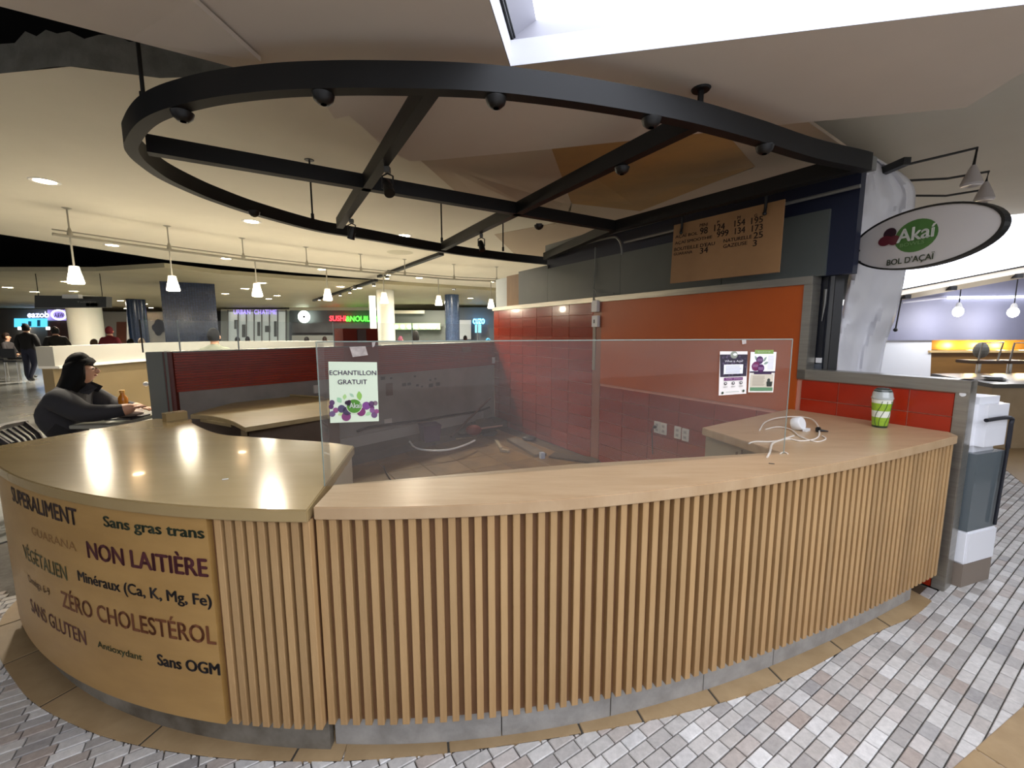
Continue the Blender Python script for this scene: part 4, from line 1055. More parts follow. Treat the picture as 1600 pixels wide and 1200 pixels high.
for u, v, s_, lb in ((757, 672, 0.14, 'dark rubbish bag in the far corner'), (727, 679, 0.08, 'small rubbish heap beside the far rubbish bag'), (765, 680, 0.09, 'low rubble pile in front of the far bag')):
    c = lie(u, v, 0.10 if v < 680 else 0.0); g = G(); g.ball((0, 0, 0), (s_ * 1.3, s_, s_ * 0.75), 16, 9)
    vs = [q + Vector((noise.noise(q * 9 + c), noise.noise(q * 9 + c * 2), noise.noise(q * 8))) * s_ * 0.45 for q in g.v]
    g.v = [Vector((q.x + c.x, q.y + c.y, c.z + max(q.z + s_ * 0.45, 0.0))) for q in vs]; tag(g.build('rubbish_bag', M_RUB, sm=True), lb, 'rubbish bag')
g = G(); g.ball(lie(740, 672, 0.19), (0.11, 0.08, 0.07)); tag(g.build('rag', mat('red rag', '#6d2a22', 0.8)), 'crumpled red rag on the rubbish heap', 'rag')
def plank(a, b, wd, th, label, m_):
    d = (b - a); d.z = 0; d.normalize(); n_ = Vector((d.y, -d.x, 0)) * wd / 2; g = G(); t = Vector((0, 0, th))
    g.add([a - n_, a + n_, b + n_, b - n_, a - n_ + t, a + n_ + t, b + n_ + t, b - n_ + t], [(3, 2, 1, 0), (4, 5, 6, 7), (0, 1, 5, 4), (1, 2, 6, 5), (2, 3, 7, 6), (3, 0, 4, 7)]); return tag(g.build('plank', m_), label, 'plank')
M_PLK = mat('dusty plank', '#6e6152', 0.7, var='#5a4e41', vscale=4)
plank(lie(800, 688, 0.003), lie(845, 713, 0.003), 0.16, 0.03, 'dusty wide plank on the floor by the red tiles', M_PLK)
plank(lie(775, 690, 0.003), lie(783, 703, 0.003), 0.04, 0.03, 'short pale wood offcut near the tiled wall', mat('pale offcut', '#a8977c', 0.6))
plank(lie(783, 705, 0.003), lie(795, 707, 0.003), 0.05, 0.03, 'stubby pale wood offcut lying across the short one', MATS['pale offcut'])
plank(lie(862, 712, 0.003), lie(935, 722, 0.003), 0.2, 0.02, 'flat dark board at the foot of the tiled wall', mat('dark board', '#453b31', 0.7))
g = G(); p = lie(847, 716, 0.0); g.box(p + Vector((0, 0, 0.035)), (0.05, 0.05, 0.07), 0.4); tag(g.build('light_box', mat('pale blue box', '#aebbd0', 0.4)), 'small pale blue box at the end of the wide plank', 'box')
g = G(); p = lie(827, 688, 0.0); g.ball(p + Vector((0, 0, .03)), (0.1, 0.07, 0.035)); tag(g.build('black_tray', M_BLK), 'black dish lying against the tiled wall', 'dish')
# partition face fittings
a = PB + PN * 0.012
def onpart(u, v): return onplane(u, v, a, PD)
def pitem(name, u, v, wd, hg, dp, m_, label, cat):
    p = onpart(u, v); s_ = (Vector((p.x, p.y)) - PB).dot(PD); g = G(); pbox(g, s_ - wd / 2, s_ + wd / 2, p.z - hg / 2, p.z + hg / 2, 0.0, dp); return tag(g.build(name, m_, bevel=0.003), label, cat)
pitem('wall_outlet', 606.5, 659, 0.11, 0.075, 0.02, M_PLATE, 'white outlet box low on the back partition', 'outlet')
pitem('wall_outlet', 494, 608, 0.06, 0.09, 0.03, M_PLATE, 'white outlet on the partition behind the back cabinet', 'outlet')
pitem('wall_bracket', 771, 563, 0.07, 0.10, 0.03, M_PLASTICW, 'white bracket at the far corner of the partition', 'bracket')
pitem('wall_plate', 729, 546, 0.18, 0.075, 0.02, mat('dull plate', '#6f5850', 0.5), 'dull plate on the red strip near the far corner', 'plate')
g = G()
for u, v, s_ in ((599, 591, .022), (612, 591, .012), (640, 600, .02), (632, 601, .022), (653, 602, .016), (660, 604, .012), (674, 602, .026), (685, 600, .026), (673, 594, .012), (681, 592, .014), (649, 588, .012)):
    p = onpart(u, v); s0 = (Vector((p.x, p.y)) - PB).dot(PD); pbox(g, s0 - s_ * 1.4, s0 + s_ * 1.4, p.z - s_, p.z + s_ * 0.9, -0.004, 0.002)
o = keep(g.build('wall_hole', M_BLK), wall_b); tag(o, kind='stuff')
g = G(); p = onpart(609, 606); s0 = (Vector((p.x, p.y)) - PB).dot(PD); pbox(g, s0 - .05, s0 + .05, p.z - .10, p.z + .06, -.004, .003); keep(g.build('stain_patch', mat('rust patch', '#5a4032', 0.7)), wall_b)
g = G(); pts = [onplane(u, v, PB + PN * 0.075, PD) for u, v in ((558, 674), (575, 668), (600, 664), (640, 659), (668, 655), (710, 648), (745, 643), (765, 636))]
g.tube(spline(pts, 6), 0.016, 8); tag(g.build('black_hose', M_BLK, sm=True), 'black hose sagging along the foot of the partition', 'hose')

# ================================================================== RIGHT SIDE: OVAL SIGN, SHEETING, LAMPS, NEIGHBOURING STALLS
L_ = dep(1337, 391, 2.95); R_ = atz(1573, 346, L_.z)
sd = (R_ - L_); sa_ = sd.length / 2; sd.normalize(); sn_ = Vector((sd.y, -sd.x, 0))
if sn_.y > 0: sn_ = -sn_
cS = (L_ + R_) / 2; pc = onplane(1462, 321.5, (cS.x, cS.y), (sd.x, sd.y)); sb2 = (pc.z - cS.z) * 1.0
pb_ = onplane(1446, 416, (cS.x, cS.y), (sd.x, sd.y)); sb2 = (pc.z - pb_.z) / 2; cS.z = (pc.z + pb_.z) / 2
sg = rooted('oval_sign', cS, 'grey oval hanging sign with green circle and purple berries', 'sign')
def SP(a, b, lay=0):      # a,b in -1..1
    return cS + sd * (a * sa_) + Vector((0, 0, b * sb2)) + sn_ * (0.02 + 0.0015 * lay)
ell = lambda k, n=56: (math.cos(2 * math.pi * k / n), math.sin(2 * math.pi * k / n))
g = G(); g.slab([SP(*ell(k)) for k in range(56)], sn_, 0.04); sface = g.build('face', mat('sign face grey', '#bcb8b6', 0.35), sg)
g = G(); ri = []
path = []
for k in range(57):
    a, b = ell(k); path.append((a, b))
for s0, s1, o0, o1 in ((0.985, 1.035, 0.025, -0.02),):
    vs = []; fs = []
    for a, b in path[:-1]:
        for s_, off in ((s0, o0), (s1, o0), (s1, o1), (s0, o1)):
            vs.append(cS + sd * (a * sa_ * (s_ if s_ < 1 else 1 + 0.02)) + Vector((0, 0, b * sb2 * (s_ if s_ < 1 else 1 + 0.05))) + sn_ * off)
    for k in range(56):
        j = (k + 1) % 56
        for q in range(4): fs.append((k * 4 + q, k * 4 + (q + 1) % 4, j * 4 + (q + 1) % 4, j * 4 + q))
    g.add(vs, fs)
g.build('rim', M_BLK, sg)
def sdisc(cx, cy, rx, ry, col, lay, n=28):
    o = obj('print', [SP(cx + rx * ell(k, n)[0], cy + ry * ell(k, n)[1], lay) for k in range(n)], [tuple(range(n))], mat('ink ' + col, col, 0.4), None, fix=False); keep(o, sface)
sdisc(-0.02, 0.10, 0.30, 0.56, '#3d6b2e', 1)
sdisc(-0.40, 0.36, 0.10, 0.20, '#2a1120', 2); sdisc(-0.46, 0.12, 0.11, 0.18, '#571424', 3); sdisc(-0.32, 0.08, 0.09, 0.17, '#571828', 4)
lettering('Akaí', lambda a, b: SP(-0.27 + 0.52 * a, -0.05 + 0.46 * b, 5), mat('ink white sign', '#e4e6df', 0.4), sface, 0.03)
lettering('BOWLS', lambda a, b: SP(-0.22 + 0.34 * a, -0.22 + 0.12 * b, 5), mat('ink pale green', '#6f9660', 0.4), sface, 0.0)
lettering("BOL D'AÇAÏ", lambda a, b: SP(-0.39 + 0.66 * a, -0.86 + 0.30 * b, 5), mat('ink dark green', '#3b4a33', 0.4), sface, 0.03)
for u, v, u2, v2 in ((1316, 401, 1352, 389), (1308, 419, 1352, 407)):
    a = dep(u, v, 2.97); b = onplane(u2, v2, (cS.x, cS.y), (sd.x, sd.y)); g = G(); g.tube([a, b], 0.008, 8); g.build('bracket_arm', M_BLK, sg)

# ---- black mounting pole and dark appliance seen through the wall opening
pp = dep(1313, 430, 2.985); r = rooted('sign_pole', (pp.x, pp.y, 1.16), 'black flat pole behind the wall opening carrying the oval sign', 'pole')
g = G(); g.box((pp.x, pp.y, 1.88), (0.05, 0.03, 1.45), math.radians(-30)); g.build('pole', M_BLK, r)
g = G(); g.box((pp.x, pp.y, 1.158), (0.10, 0.10, 0.012), math.radians(-30)); g.build('foot_plate', M_BLK, r)
q = wallp(-0.255, 0, -0.18); r = rooted('appliance_cabinet', (q.x, q.y, 0), 'slim dark appliance cabinet standing behind the steel framed opening', 'appliance')
ang = math.atan2(WD.y, WD.x)
g = G(); g.box((q.x, q.y, 0.95), (0.11, 0.13, 1.9), ang); g.build('body', mat('near black navy', '#10131c', 0.4), r, bevel=0.01)
for k in (0, 1):
    f = wallp(-0.27 + 0.045 * k, 1.285, -0.112); g = G(); g.box(f, (0.035, 0.01, 0.035), ang); g.build('switch', M_PLASTICW, r)
f = wallp(-0.25, 1.235, -0.112); g = G(); g.box(f, (0.09, 0.012, 0.05), ang); g.build('panel', mat('grey panel', '#4d5158', 0.4), r)
f = wallp(-0.22, 1.68, -0.113); g = G(); g.tube([f + Vector((0, 0, 0.10)), f, f + Vector((-0.01, 0, -0.12))], [0.012, 0.009, 0.003], 8); g.build('spout', M_STEELD, r)

# ---- white plastic sheeting hanging beside the opening
lft = [(1350, 246), (1346, 290), (1341, 340), (1334, 395), (1324, 445), (1316, 490), (1310, 535), (1306, 600)]
rgt = [(1368, 246), (1424, 285), (1428, 330), (1420, 390), (1412, 440), (1400, 490), (1385, 535), (1372, 600)]
NY, NX = 40, 18; L3 = spline([Vector((u, v, 0)) for u, v in lft], 6); R3 = spline([Vector((u, v, 0)) for u, v in rgt], 6)
vs = []; fs = []
for i, (a, b) in enumerate(zip(L3, R3)):
    for k in range(NX + 1):
        t = k / NX; u, v = a.x + (b.x - a.x) * t, a.y + (b.y - a.y) * t + 6 * math.sin(math.pi * t) * (1 if i > 4 else 0)
        y = 3.22 + 0.10 * t + 0.020 * math.sin(t * 11 + i * 0.12) + 0.05 * noise.noise(Vector((t * 3, i * 0.13, 1.0))) + 0.03 * noise.noise(Vector((t * 9 + i * 0.2, i * 0.3, 4)))
        vs.append(dep(u, v, y))
nr = len(L3)
for i in range(nr - 1):
    for k in range(NX): fs.append((i * (NX + 1) + k, i * (NX + 1) + k + 1, (i + 1) * (NX + 1) + k + 1, (i + 1) * (NX + 1) + k))
ps = obj('plastic_sheet', vs, fs, mat('white plastic sheeting', '#dddde2', 0.3), None, sm=True, fix=False); tag(ps, 'crumpled white plastic sheeting hanging behind the oval sign', 'plastic sheet')
md = ps.modifiers.new('thick', 'SOLIDIFY'); md.thickness = 0.003

# ---- three gooseneck lamps above the sign
M_SHADE = mat('frosted lamp shade', '#b3aca9', 0.4)
for pts, (cu, cv), y, lb in (([(1395, 264), (1460, 247), (1527, 231), (1524, 258)], (1517, 279), 3.25, 'frosted cone lamp on the longest black arm above the oval sign'),
                         ([(1424, 287), (1480, 279), (1545, 268), (1540, 284)], (1536, 301), 3.55, 'frosted cone lamp on the middle black arm above the oval sign'),
                         ([(1428, 314), (1478, 306), (1540, 296), (1536, 310)], (1533, 331), 3.85, 'frosted cone lamp on the lowest black arm behind the oval sign')):
    W_ = [dep(u, v, y) for u, v in pts]; r = rooted('gooseneck_lamp', W_[0], lb, 'lamp', 'gooseneck lamps above the oval sign')
    W_[0] = Vector((dep(1400, 268, 3.3).x - 0.10, W_[0].y, dep(1400, 268, 3.3).z)); W_[3] = Vector((W_[2].x - 0.01, W_[2].y, W_[3].z))
    g = G(); g.tube(W_, 0.009, 8); g.build('arm', M_BLK, r)
    g = G(); e = W_[3]; g.lathe([(0.012, 0.0), (0.022, -0.02), (0.045, -0.08), (0.062, -0.13), (0.055, -0.145), (0.0, -0.135)], e, 20); g.build('lamp_shade', M_SHADE, r, sm=True)
g = G(); f = dep(1400, 268, 3.3); g.box((f.x - 0.10, 3.6, f.z + 0.0), (0.05, 1.0, 0.05)); g.box((f.x - 0.10, 4.0, (f.z + ZB) / 2), (0.04, 0.04, ZB - f.z)); tag(g.build('lamp_bracket', M_BLK), 'black bracket bar carrying the lamp arms under the ceiling', 'bracket')

# ---- white display freezer behind the end post
fz = rooted('display_freezer', atz(1512, 850, 0), 'white display freezer with dark glass behind the steel end post', 'freezer')
c0 = wallp(0.60, 0, -0.13); c1 = wallp(0.66, 0, -0.40); c2 = wallp(0.02, 0, -0.40); c3 = wallp(0.02, 0, -0.13)
zz = lambda u, v: zat(u, v, c0)
pl = [Vector((p.x, p.y)) for p in (c0, c1, c2, c3)]
mf = mat('white freezer shell', '#e4e5ea', 0.3)
g = G(); g.prism(pl, 0.0, 0.14); g.build('plinth', mat('stained steel plinth', '#7c6f63', 0.45), fz)
def infl(p, k): m_ = (pl[0] + pl[2]) / 2; return m_ + (p - m_) * k
g = G(); g.prism([infl(p, 1.02) for p in pl], 0.14, 0.34); g.build('base_lip', mf, fz, bevel=0.01)
g = G(); g.prism([infl(p, 0.985) for p in pl], 0.34, 0.80); g.build('side_glass', mat('dark freezer glass', '#5c6468', 0.08), fz)
g = G(); g.prism([infl(p, 1.0) for p in pl], 0.80, 1.12); g.build('upper_shell', mf, fz, bevel=0.04)
d01 = (pl[1] - pl[0]).normalized(); nW = Vector((d01.y, -d01.x)); nW = nW if nW.dot(pl[0] - pl[2]) > 0 else -nW
g = G(); e0 = pl[0] + nW * 0.012; e1_ = pl[1] - d01 * 0.03 + nW * 0.012
g.tube(spline([(e0.x, e0.y, 1.0), (e1_.x * .92 + e0.x * .08, e1_.y * .92 + e0.y * .08, 1.0), (e1_.x, e1_.y, 0.95), (e1_.x, e1_.y, 0.82)], 5), 0.011, 8); g.tube([(e1_.x, e1_.y, 0.82), (e1_.x - d01.x * .02, e1_.y - d01.y * .02, 0.36)], 0.008, 8); g.build('black_gasket', mat('navy black gasket', '#12141f', 0.4), fz)

# ---- stall beyond: bright header, lilac wall, warm niche, wood bar
YS = 8.2
st = rooted('food_stall', dep(1500, 640, YS), 'neighbouring stall with lilac header, warm lit niche and wood front', 'stall')
def card(name, q, m_, y0, t=0.05, parent=st):
    pts = [dep(u, v, y0) for u, v in q]; g = G(); g.slab(pts, (0, -1, 0), t); return g.build(name, m_, parent)
card('header', [(1300, 532), (1960, 530), (1960, 380), (1300, 480)], mat('lilac grey wall', '#8386a0', 0.6, var='#7b7e98', vscale=1), YS)
card('light_panel', [(1240, 600), (1453, 600), (1456, 531), (1240, 531)], mat('pale panel', '#dfe4ee', 0.5), YS + 0.06)
card('niche', [(1453, 549), (1960, 549), (1960, 531), (1455, 531)], mat('brass niche', '#c08a3c', 0.3, 0.6), YS + 0.5)
card('wood_front', [(1448, 640), (1960, 640), (1960, 547), (1453, 547)], mat('wood bar front', '#7d5a2a', 0.45, var='#6a4a20', vscale=2, stretch=(.4, .4, 3)), YS + 0.1)
card('shelf', [(1453, 551), (1960, 551), (1960, 547.5), (1453, 547.5)], mat('brass shelf', '#d9bb86', 0.3, 0.3), YS + 0.02, 0.3)
g = G(); a, b = dep(1480, 465, YS - 0.06), dep(1960, 460, YS - 0.06); g.tube([a, b], 0.02, 6); g.build('light_strip', glow('strip glow', '#ffffff', 6.0), st)
g = G(); a, b = dep(1410, 473, YS - 0.06), dep(1480, 465, YS - 0.06); g.tube([a, b], 0.015, 6); g.build('light_strip', mat('strip off', '#b9bccd', 0.5), st)
for k, (u, v) in enumerate(((1520, 541), (1565, 541), (1600, 541))):
    ld = D.lights.new('niche_lamp', 'POINT'); ld.energy = 14; ld.color = (1.0, 0.72, 0.28); ld.shadow_soft_size = 0.05; lo = D.objects.new('niche_lamp', ld); link(lo); lo.location = dep(u, v, YS + 0.25); lo.parent = st; lo.matrix_parent_inverse = Matrix.Translation(st.location).inverted()
# sloped bright bulkhead above the stall with dark slot and trim
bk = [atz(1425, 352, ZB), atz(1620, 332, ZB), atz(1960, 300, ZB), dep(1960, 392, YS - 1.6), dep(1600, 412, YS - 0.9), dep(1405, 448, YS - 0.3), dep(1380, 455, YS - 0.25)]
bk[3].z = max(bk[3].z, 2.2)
g = G(); g.add(bk, [tuple(range(len(bk)))]); o = struct(g.build('bulkhead_glow', glow('bulkhead added glow', '#eaf0ff', 2.8), fix=False)); md = o.modifiers.new('t', 'SOLIDIFY'); md.thickness = 0.03  # bulkhead surface given an added glow to light the right side
tr0, tr1 = dep(1392, 459, YS - 0.3), dep(1650, 410, YS - 1.0)
g = G(); g.tube([tr0 + Vector((0, 0, 0.05)), tr1 + Vector((0, 0, 0.06))], 0.03, 4); tr_ = struct(g.build('trim_3', M_BLK))
g = G(); g.tube([tr0 + Vector((0, 0, -0.06)), tr1 + Vector((0, 0, -0.07))], 0.09, 4); struct(g.build('trim_4', mat('cream trim', '#b9ae9b', 0.5)))
for k_ in (0.08, 0.37, 0.76):
    g = G(); g.box(tr0.lerp(tr1, k_) + Vector((0, -0.07, -0.10)), (0.10, 0.10, 0.07)); tag(g.build('clamp', M_BLK), 'small dark clamp under the cream trim of the stall', 'clamp', 'clamps under the cream trim')
g = G(); a = tr0.lerp(tr1, 0.06) + Vector((0, -0.05, -0.06)); g.tube([a, a + Vector((-0.05, 0, -0.6))], 0.012, 6); g.ball(a + Vector((-0.05, 0, -0.62)), 0.035); tag(g.build('pull_cord', M_BLK), 'dark pull cord hanging from the cream trim', 'cord')
for u, v in ((1497, 487), (1583, 488)):
    p = dep(u, v, YS - 0.5); r = rooted('pendant_bulb', p, 'bare glowing bulb hanging before the lilac stall header', 'pendant lamp', 'bare bulbs at the lilac stall')
    ld = D.lights.new('bulb_light', 'POINT'); ld.energy = 16; ld.color = (1, 0.95, 0.88); ld.shadow_soft_size = 0.1; lo = D.objects.new('bulb_light', ld); link(lo); lo.location = p + Vector((0, 0, -0.15)); lo.parent = r; lo.matrix_parent_inverse = Matrix.Translation(r.location).inverted()
    g = G(); g.ball(p, (0.075, 0.075, 0.09)); g.build('bulb', glow('bulb glow', '#fffdf6', 14.0), r, sm=True)
    g = G(); g.lathe([(0.05, 0.08), (0.035, 0.14), (0.02, 0.16)], p, 12); g.build('socket', M_PLASTICW, r)
    g = G(); g.tube([p + Vector((0, 0, 0.15)), (p.x, p.y, 3.03)], 0.008, 6); g.build('cord', M_BLK, r)
a = dep(1380, 500, YS - 1.0); g = G(); g.box((a.x + 6.0, YS - 0.1, 3.06), (13.0, 1.9, 0.06)); struct(g.build('ceiling', M_CEIL))
# bar tables / stools in front
M_CHR = mat('chrome', '#b9b6b0', 0.25, 0.9)
for u0, u1, vt, vb, ul, lb in ((1503, 1545, 565, 616, 1521, 'slim bar stool with flat seat before the wood front'), (1552, 1592, 565, 622, 1568, 'slim bar stool beside the one with a bag')):
    y = YS - 1.4; p = dep(ul, vb + 16, y); r = rooted('bar_stool', (p.x, p.y, 0), lb, 'stool')
    zs = dep(ul, vt, y).z
    g = G(); g.box((p.x, p.y, zs), ((u1 - u0) / 665 * y, 0.34, 0.05)); g.build('seat', mat('dark walnut seat', '#4a3524', 0.5), r, bevel=0.01)
    g = G(); g.tube([(p.x, p.y, 0.02), (p.x, p.y, zs)], 0.03, 10); g.build('stem', M_CHR, r)
    g = G(); g.lathe([(0.2, 0.0), (0.2, 0.015), (0.03, 0.03)], (p.x, p.y, 0), 20); g.build('base', M_CHR, r)
    g = G(); zb_ = zs + 0.30; g.tube([(p.x - 0.15, p.y - .12, zs), (p.x - 0.16, p.y - .16, zb_), (p.x + 0.16, p.y - .16, zb_ + .01), (p.x + 0.15, p.y - .12, zs)], 0.012, 8); g.build('back_frame', M_CHR, r)
p = dep(1531, 560, YS - 1.4); g = G(); g.ball(p + Vector((0, 0, 0.13)), (0.10, 0.09, 0.13)); tag(g.build('hand_bag', mat('grey canvas bag', '#7d7a72', 0.7)), 'small grey bag on the slim bar stool', 'bag')
# stone counter with plates at the frame edge
cs = rooted('stone_counter', dep(1570, 640, 5.0), 'low stone topped counter right of the white freezer', 'counter')
a = dep(1552, 604, 5.2); b = dep(1720, 604, 5.2)
g = G(); g.prism([(a.x, a.y), (b.x, b.y), (b.x + 0.9, b.y + 1.3), (a.x + 0.5, a.y + 1.3)], 0.78, 0.83); g.build('stone_top', mat('dark stone top', '#55524c', 0.3), cs)
g = G(); g.prism([(a.x + .05, a.y + .05), (b.x, b.y + .05), (b.x + 0.9, b.y + 1.25), (a.x + 0.52, a.y + 1.25)], 0.0, 0.78); g.build('stone_body', mat('tan counter face', '#b29c7b', 0.5, var='#a68f6c', vscale=3), cs)
for k in range(3):
    p = a + Vector((0.42 + 0.05 * k, 0.35 + 0.06 * k, 0)); p.z = 0.832 + 0.014 * k; g = G(); g.lathe([(0.0, 0.004), (0.07, 0.004), (0.12, 0.014), (0.11, 0.012), (0.07, 0.0)], p, 24)
    tag(g.build('plate', M_PLASTICW, sm=True), 'white plate in the little stack on the stone counter', 'plate', 'plates on the stone counter')

# ================================================================== FOOD COURT BEHIND
# ---- far walls
struct(obj('wall_front', [(-42, 30, -0.1), (14, 30, -0.1), (14, 30, 4.2), (-42, 30, 4.2)], [(0, 1, 2, 3)], mat('dim far wall', '#55585a', 0.7, var='#45484b', vscale=0.6), fix=False))
struct(obj('wall_left', [(-34, 4, -0.1), (-34, 30, -0.1), (-34, 30, 4.2), (-34, 4, 4.2)], [(0, 1, 2, 3)], MATS['dim far wall'], fix=False))

# ---- low white dividing wall with ledge
lw = rooted('dividing_wall', (-5.5, 8.5, 0), 'low white curved dividing wall with a ledge behind the partition', 'low wall')
P3 = [atz(82, 541.5, 1.27), atz(150, 539, 1.27), atz(238, 536, 1.27), atz(340, 533.5, 1.27), atz(540, 533.0, 1.27), atz(780, 532, 1.27), atz(860, 532, 1.27)]
sp_ = spline([Vector((p.x, p.y, 0)) for p in P3], 8); path = []
for i, p in enumerate(sp_):
    t = (sp_[min(i + 1, len(sp_) - 1)] - sp_[max(i - 1, 0)]).normalized(); path.append((Vector((p.x, p.y)), Vector((t.y, -t.x))))
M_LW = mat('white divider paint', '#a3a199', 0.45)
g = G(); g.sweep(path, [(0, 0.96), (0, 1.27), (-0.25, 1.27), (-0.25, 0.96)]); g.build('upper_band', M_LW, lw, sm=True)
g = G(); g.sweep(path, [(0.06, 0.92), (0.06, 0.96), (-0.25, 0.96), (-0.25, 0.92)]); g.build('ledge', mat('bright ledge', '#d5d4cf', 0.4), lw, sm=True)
g = G(); g.sweep(path, [(-0.04, 0.0), (-0.04, 0.92), (-0.2, 0.92), (-0.2, 0.0)]); g.build('lower_panel', mat('brown lower panel', '#776749', 0.5), lw, sm=True)

# ---- columns
def column(name, u0, u1, y, z1, m_, label, rnd=True, taper=1.0, side=None):
    a, b = dep(u0, 517, y), dep(u1, 517, y); c = (a + b) / 2; wd = (b - a).length
    r = rooted(name, (c.x, c.y, 0), label, 'column')
    g = G()
    if rnd: g.lathe([(wd / 2, 0), (wd / 2 * taper, z1)], (c.x, c.y, 0), 36); g.build('shaft', m_, r, sm=True)
    else: az_ = -math.atan2(c.x, c.y); bk_ = Vector((c.x, c.y, 0)).normalized() * wd * 0.3; g.box(c * 0 + Vector((c.x, c.y, z1 / 2)) + bk_, (wd * 0.80, wd * 0.5, z1), az_); g.build('shaft', m_, r)
    g = G(); g.lathe([(wd / 2 * 1.04, 0), (wd / 2 * 1.04, 0.12), (wd / 2, 0.13)], (c.x, c.y + (0 if rnd else wd * .3), 0), 24) if rnd else g.box(Vector((c.x, c.y, 0.06)) + bk_, (wd * 0.83, wd * 0.53, 0.12), az_); g.build('plinth', M_STEELD, r)
    return r
def mosaic(name, c1_, c2_, sc_):
    m = D.materials.new(name); m.use_nodes = True; nt = m.node_tree; b = nt.nodes['Principled BSDF']; b.inputs['Roughness'].default_value = 0.18
    tc = nt.nodes.new('ShaderNodeTexCoord'); mp = nt.nodes.new('ShaderNodeMapping'); mp.inputs['Rotation'].default_value = (math.radians(90), 0, 0)
    br_ = nt.nodes.new('ShaderNodeTexBrick'); br_.offset = 0; br_.inputs['Scale'].default_value = sc_; br_.inputs['Color1'].default_value = srgb(c1_); br_.inputs['Color2'].default_value = srgb(c2_); br_.inputs['Mortar'].default_value = srgb('#131a26')
    br_.inputs['Brick Width'].default_value = 0.25; br_.inputs['Row Height'].default_value = 0.25; br_.inputs['Mortar Size'].default_value = 0.012
    nt.links.new(tc.outputs['Object'], mp.inputs[0]); nt.links.new(mp.outputs[0], br_.inputs[0]); nt.links.new(br_.outputs[0], b.inputs['Base Color']); return m
M_BLUE = mosaic('blue mosaic', '#22304a', '#2a3a58', 5.0)
column('tiled_column', 258, 343, 12.5, 3.2, M_BLUE, 'wide dark blue mosaic tiled column behind the low white wall', False)
column('round_column', 115, 156, 17.0, 2.9, mat('lit white column', '#dcdccf', 0.5), 'white round column beside the hanging directory sign')
column('tiled_column', 205, 229, 19.0, 2.9, M_BLUE, 'small blue tiled column lit from above near the mural')
column('round_column', 591, 617, 15.0, 2.9, MATS['lit white column'], 'white round column beside the sushi sign')
column('tiled_column', 696, 718, 17.0, 2.9, mosaic('steel blue mosaic', '#4c5f80', '#5a6f92', 5.0), 'slim steel blue column near the cyan neon sign')
p = dep(583, 500, 14.6); g = G(); z0, z1 = dep(583, 514, 14.6).z, dep(583, 462, 14.6).z
r = rooted('banner_lamp', (p.x, p.y, z0), 'tall narrow glowing white banner beside the white column', 'banner'); g.box((p.x, p.y, (z0 + z1) / 2), (0.2, 0.05, z1 - z0)); g.build('panel', glow('banner glow', '#eef2ea', 1.2), r)
g = G(); g.tube([(p.x, p.y, 0), (p.x, p.y, z0)], 0.03, 8); g.build('stand', M_STEELD, r)

# ---- pendant rail
rods = [(104, 325), (261, 353), (378, 372), (478, 386), (563, 397), (632, 405), (709, 413), (776, 417)]
tops = [atz(u, v, ZB) for u, v in rods]; ZTK = 2.665
rail = rooted('pendant_rail', (tops[3].x, tops[3].y, ZTK), 'long grey pendant rail hung on rods from the pale ceiling', 'rail')
tp = spline([Vector((p.x, p.y, ZTK)) for p in ([tops[0] + (tops[0] - tops[1]) * 0.15] + tops + [tops[-1] + (tops[-1] - tops[-2]) * 0.6])], 6)
g = G(); g.tube(tp, 0.018, 8); g.build('tube', mat('grey rail', '#9c988a', 0.4, 0.3), rail, sm=True)
g = G(); g.tube([p + Vector((0, 0, 0.055)) for p in tp], 0.008, 6); g.build('upper_wire', MATS['grey rail'], rail)
for p in tops:
    g = G(); g.tube([(p.x, p.y, ZTK), (p.x, p.y, ZB)], 0.009, 6); g.lathe([(0.05, 0.0), (0.02, -0.015), (0.0, -0.015)], (p.x, p.y, ZB), 12); g.lathe([(0.02, 0.0), (0.03, 0.03), (0.012, 0.1)], (p.x, p.y, ZTK), 10); g.build('rod', MATS['grey rail'], rail)
M_PGLOW = glow('pendant glass glow', '#fff6e2', 6.5); M_PTOP = mat('frosted pendant top', '#efe9d8', 0.4, emit='#fff3da', estr=1.1)
for u, v in ((122, 431), (275, 444), (405, 454), (512, 461), (603, 466), (686, 470), (763, 475)):
    r0 = ray(u, 517); az = r0[0] / r0[1]
    best = min(tp, key=lambda q: abs(q.x / q.y - az)); zc = zat(u, v, best); p = Vector((best.x, best.y, zc))
    r = rooted('pendant_lamp', p, 'glowing frosted glass pendant hanging from the grey rail', 'pendant lamp', 'pendants on the grey rail')
    g = G(); g.lathe([(0.075, -0.10), (0.082, -0.085), (0.066, 0.0), (0.06, 0.03)], p, 18); g.build('glass_shade', M_PGLOW, r, sm=True)
    g = G(); g.lathe([(0.06, 0.03), (0.05, 0.10), (0.045, 0.115), (0.0, 0.118)], p, 18); g.build('shade_top', M_PTOP, r, sm=True)
    g = G(); g.tube([p + Vector((0, 0, 0.11)), (p.x, p.y, ZTK)], 0.010, 6); g.build('stem', MATS['grey rail'], r)
    ld = D.lights.new('pendant_light', 'POINT'); ld.energy = 22; ld.color = (1, 0.86, 0.64); ld.shadow_soft_size = 0.08; lo = D.objects.new('pendant_light', ld); link(lo); lo.location = p + Vector((0, 0, -0.16)); lo.parent = r; lo.matrix_parent_inverse = Matrix.Translation(r.location).inverted()

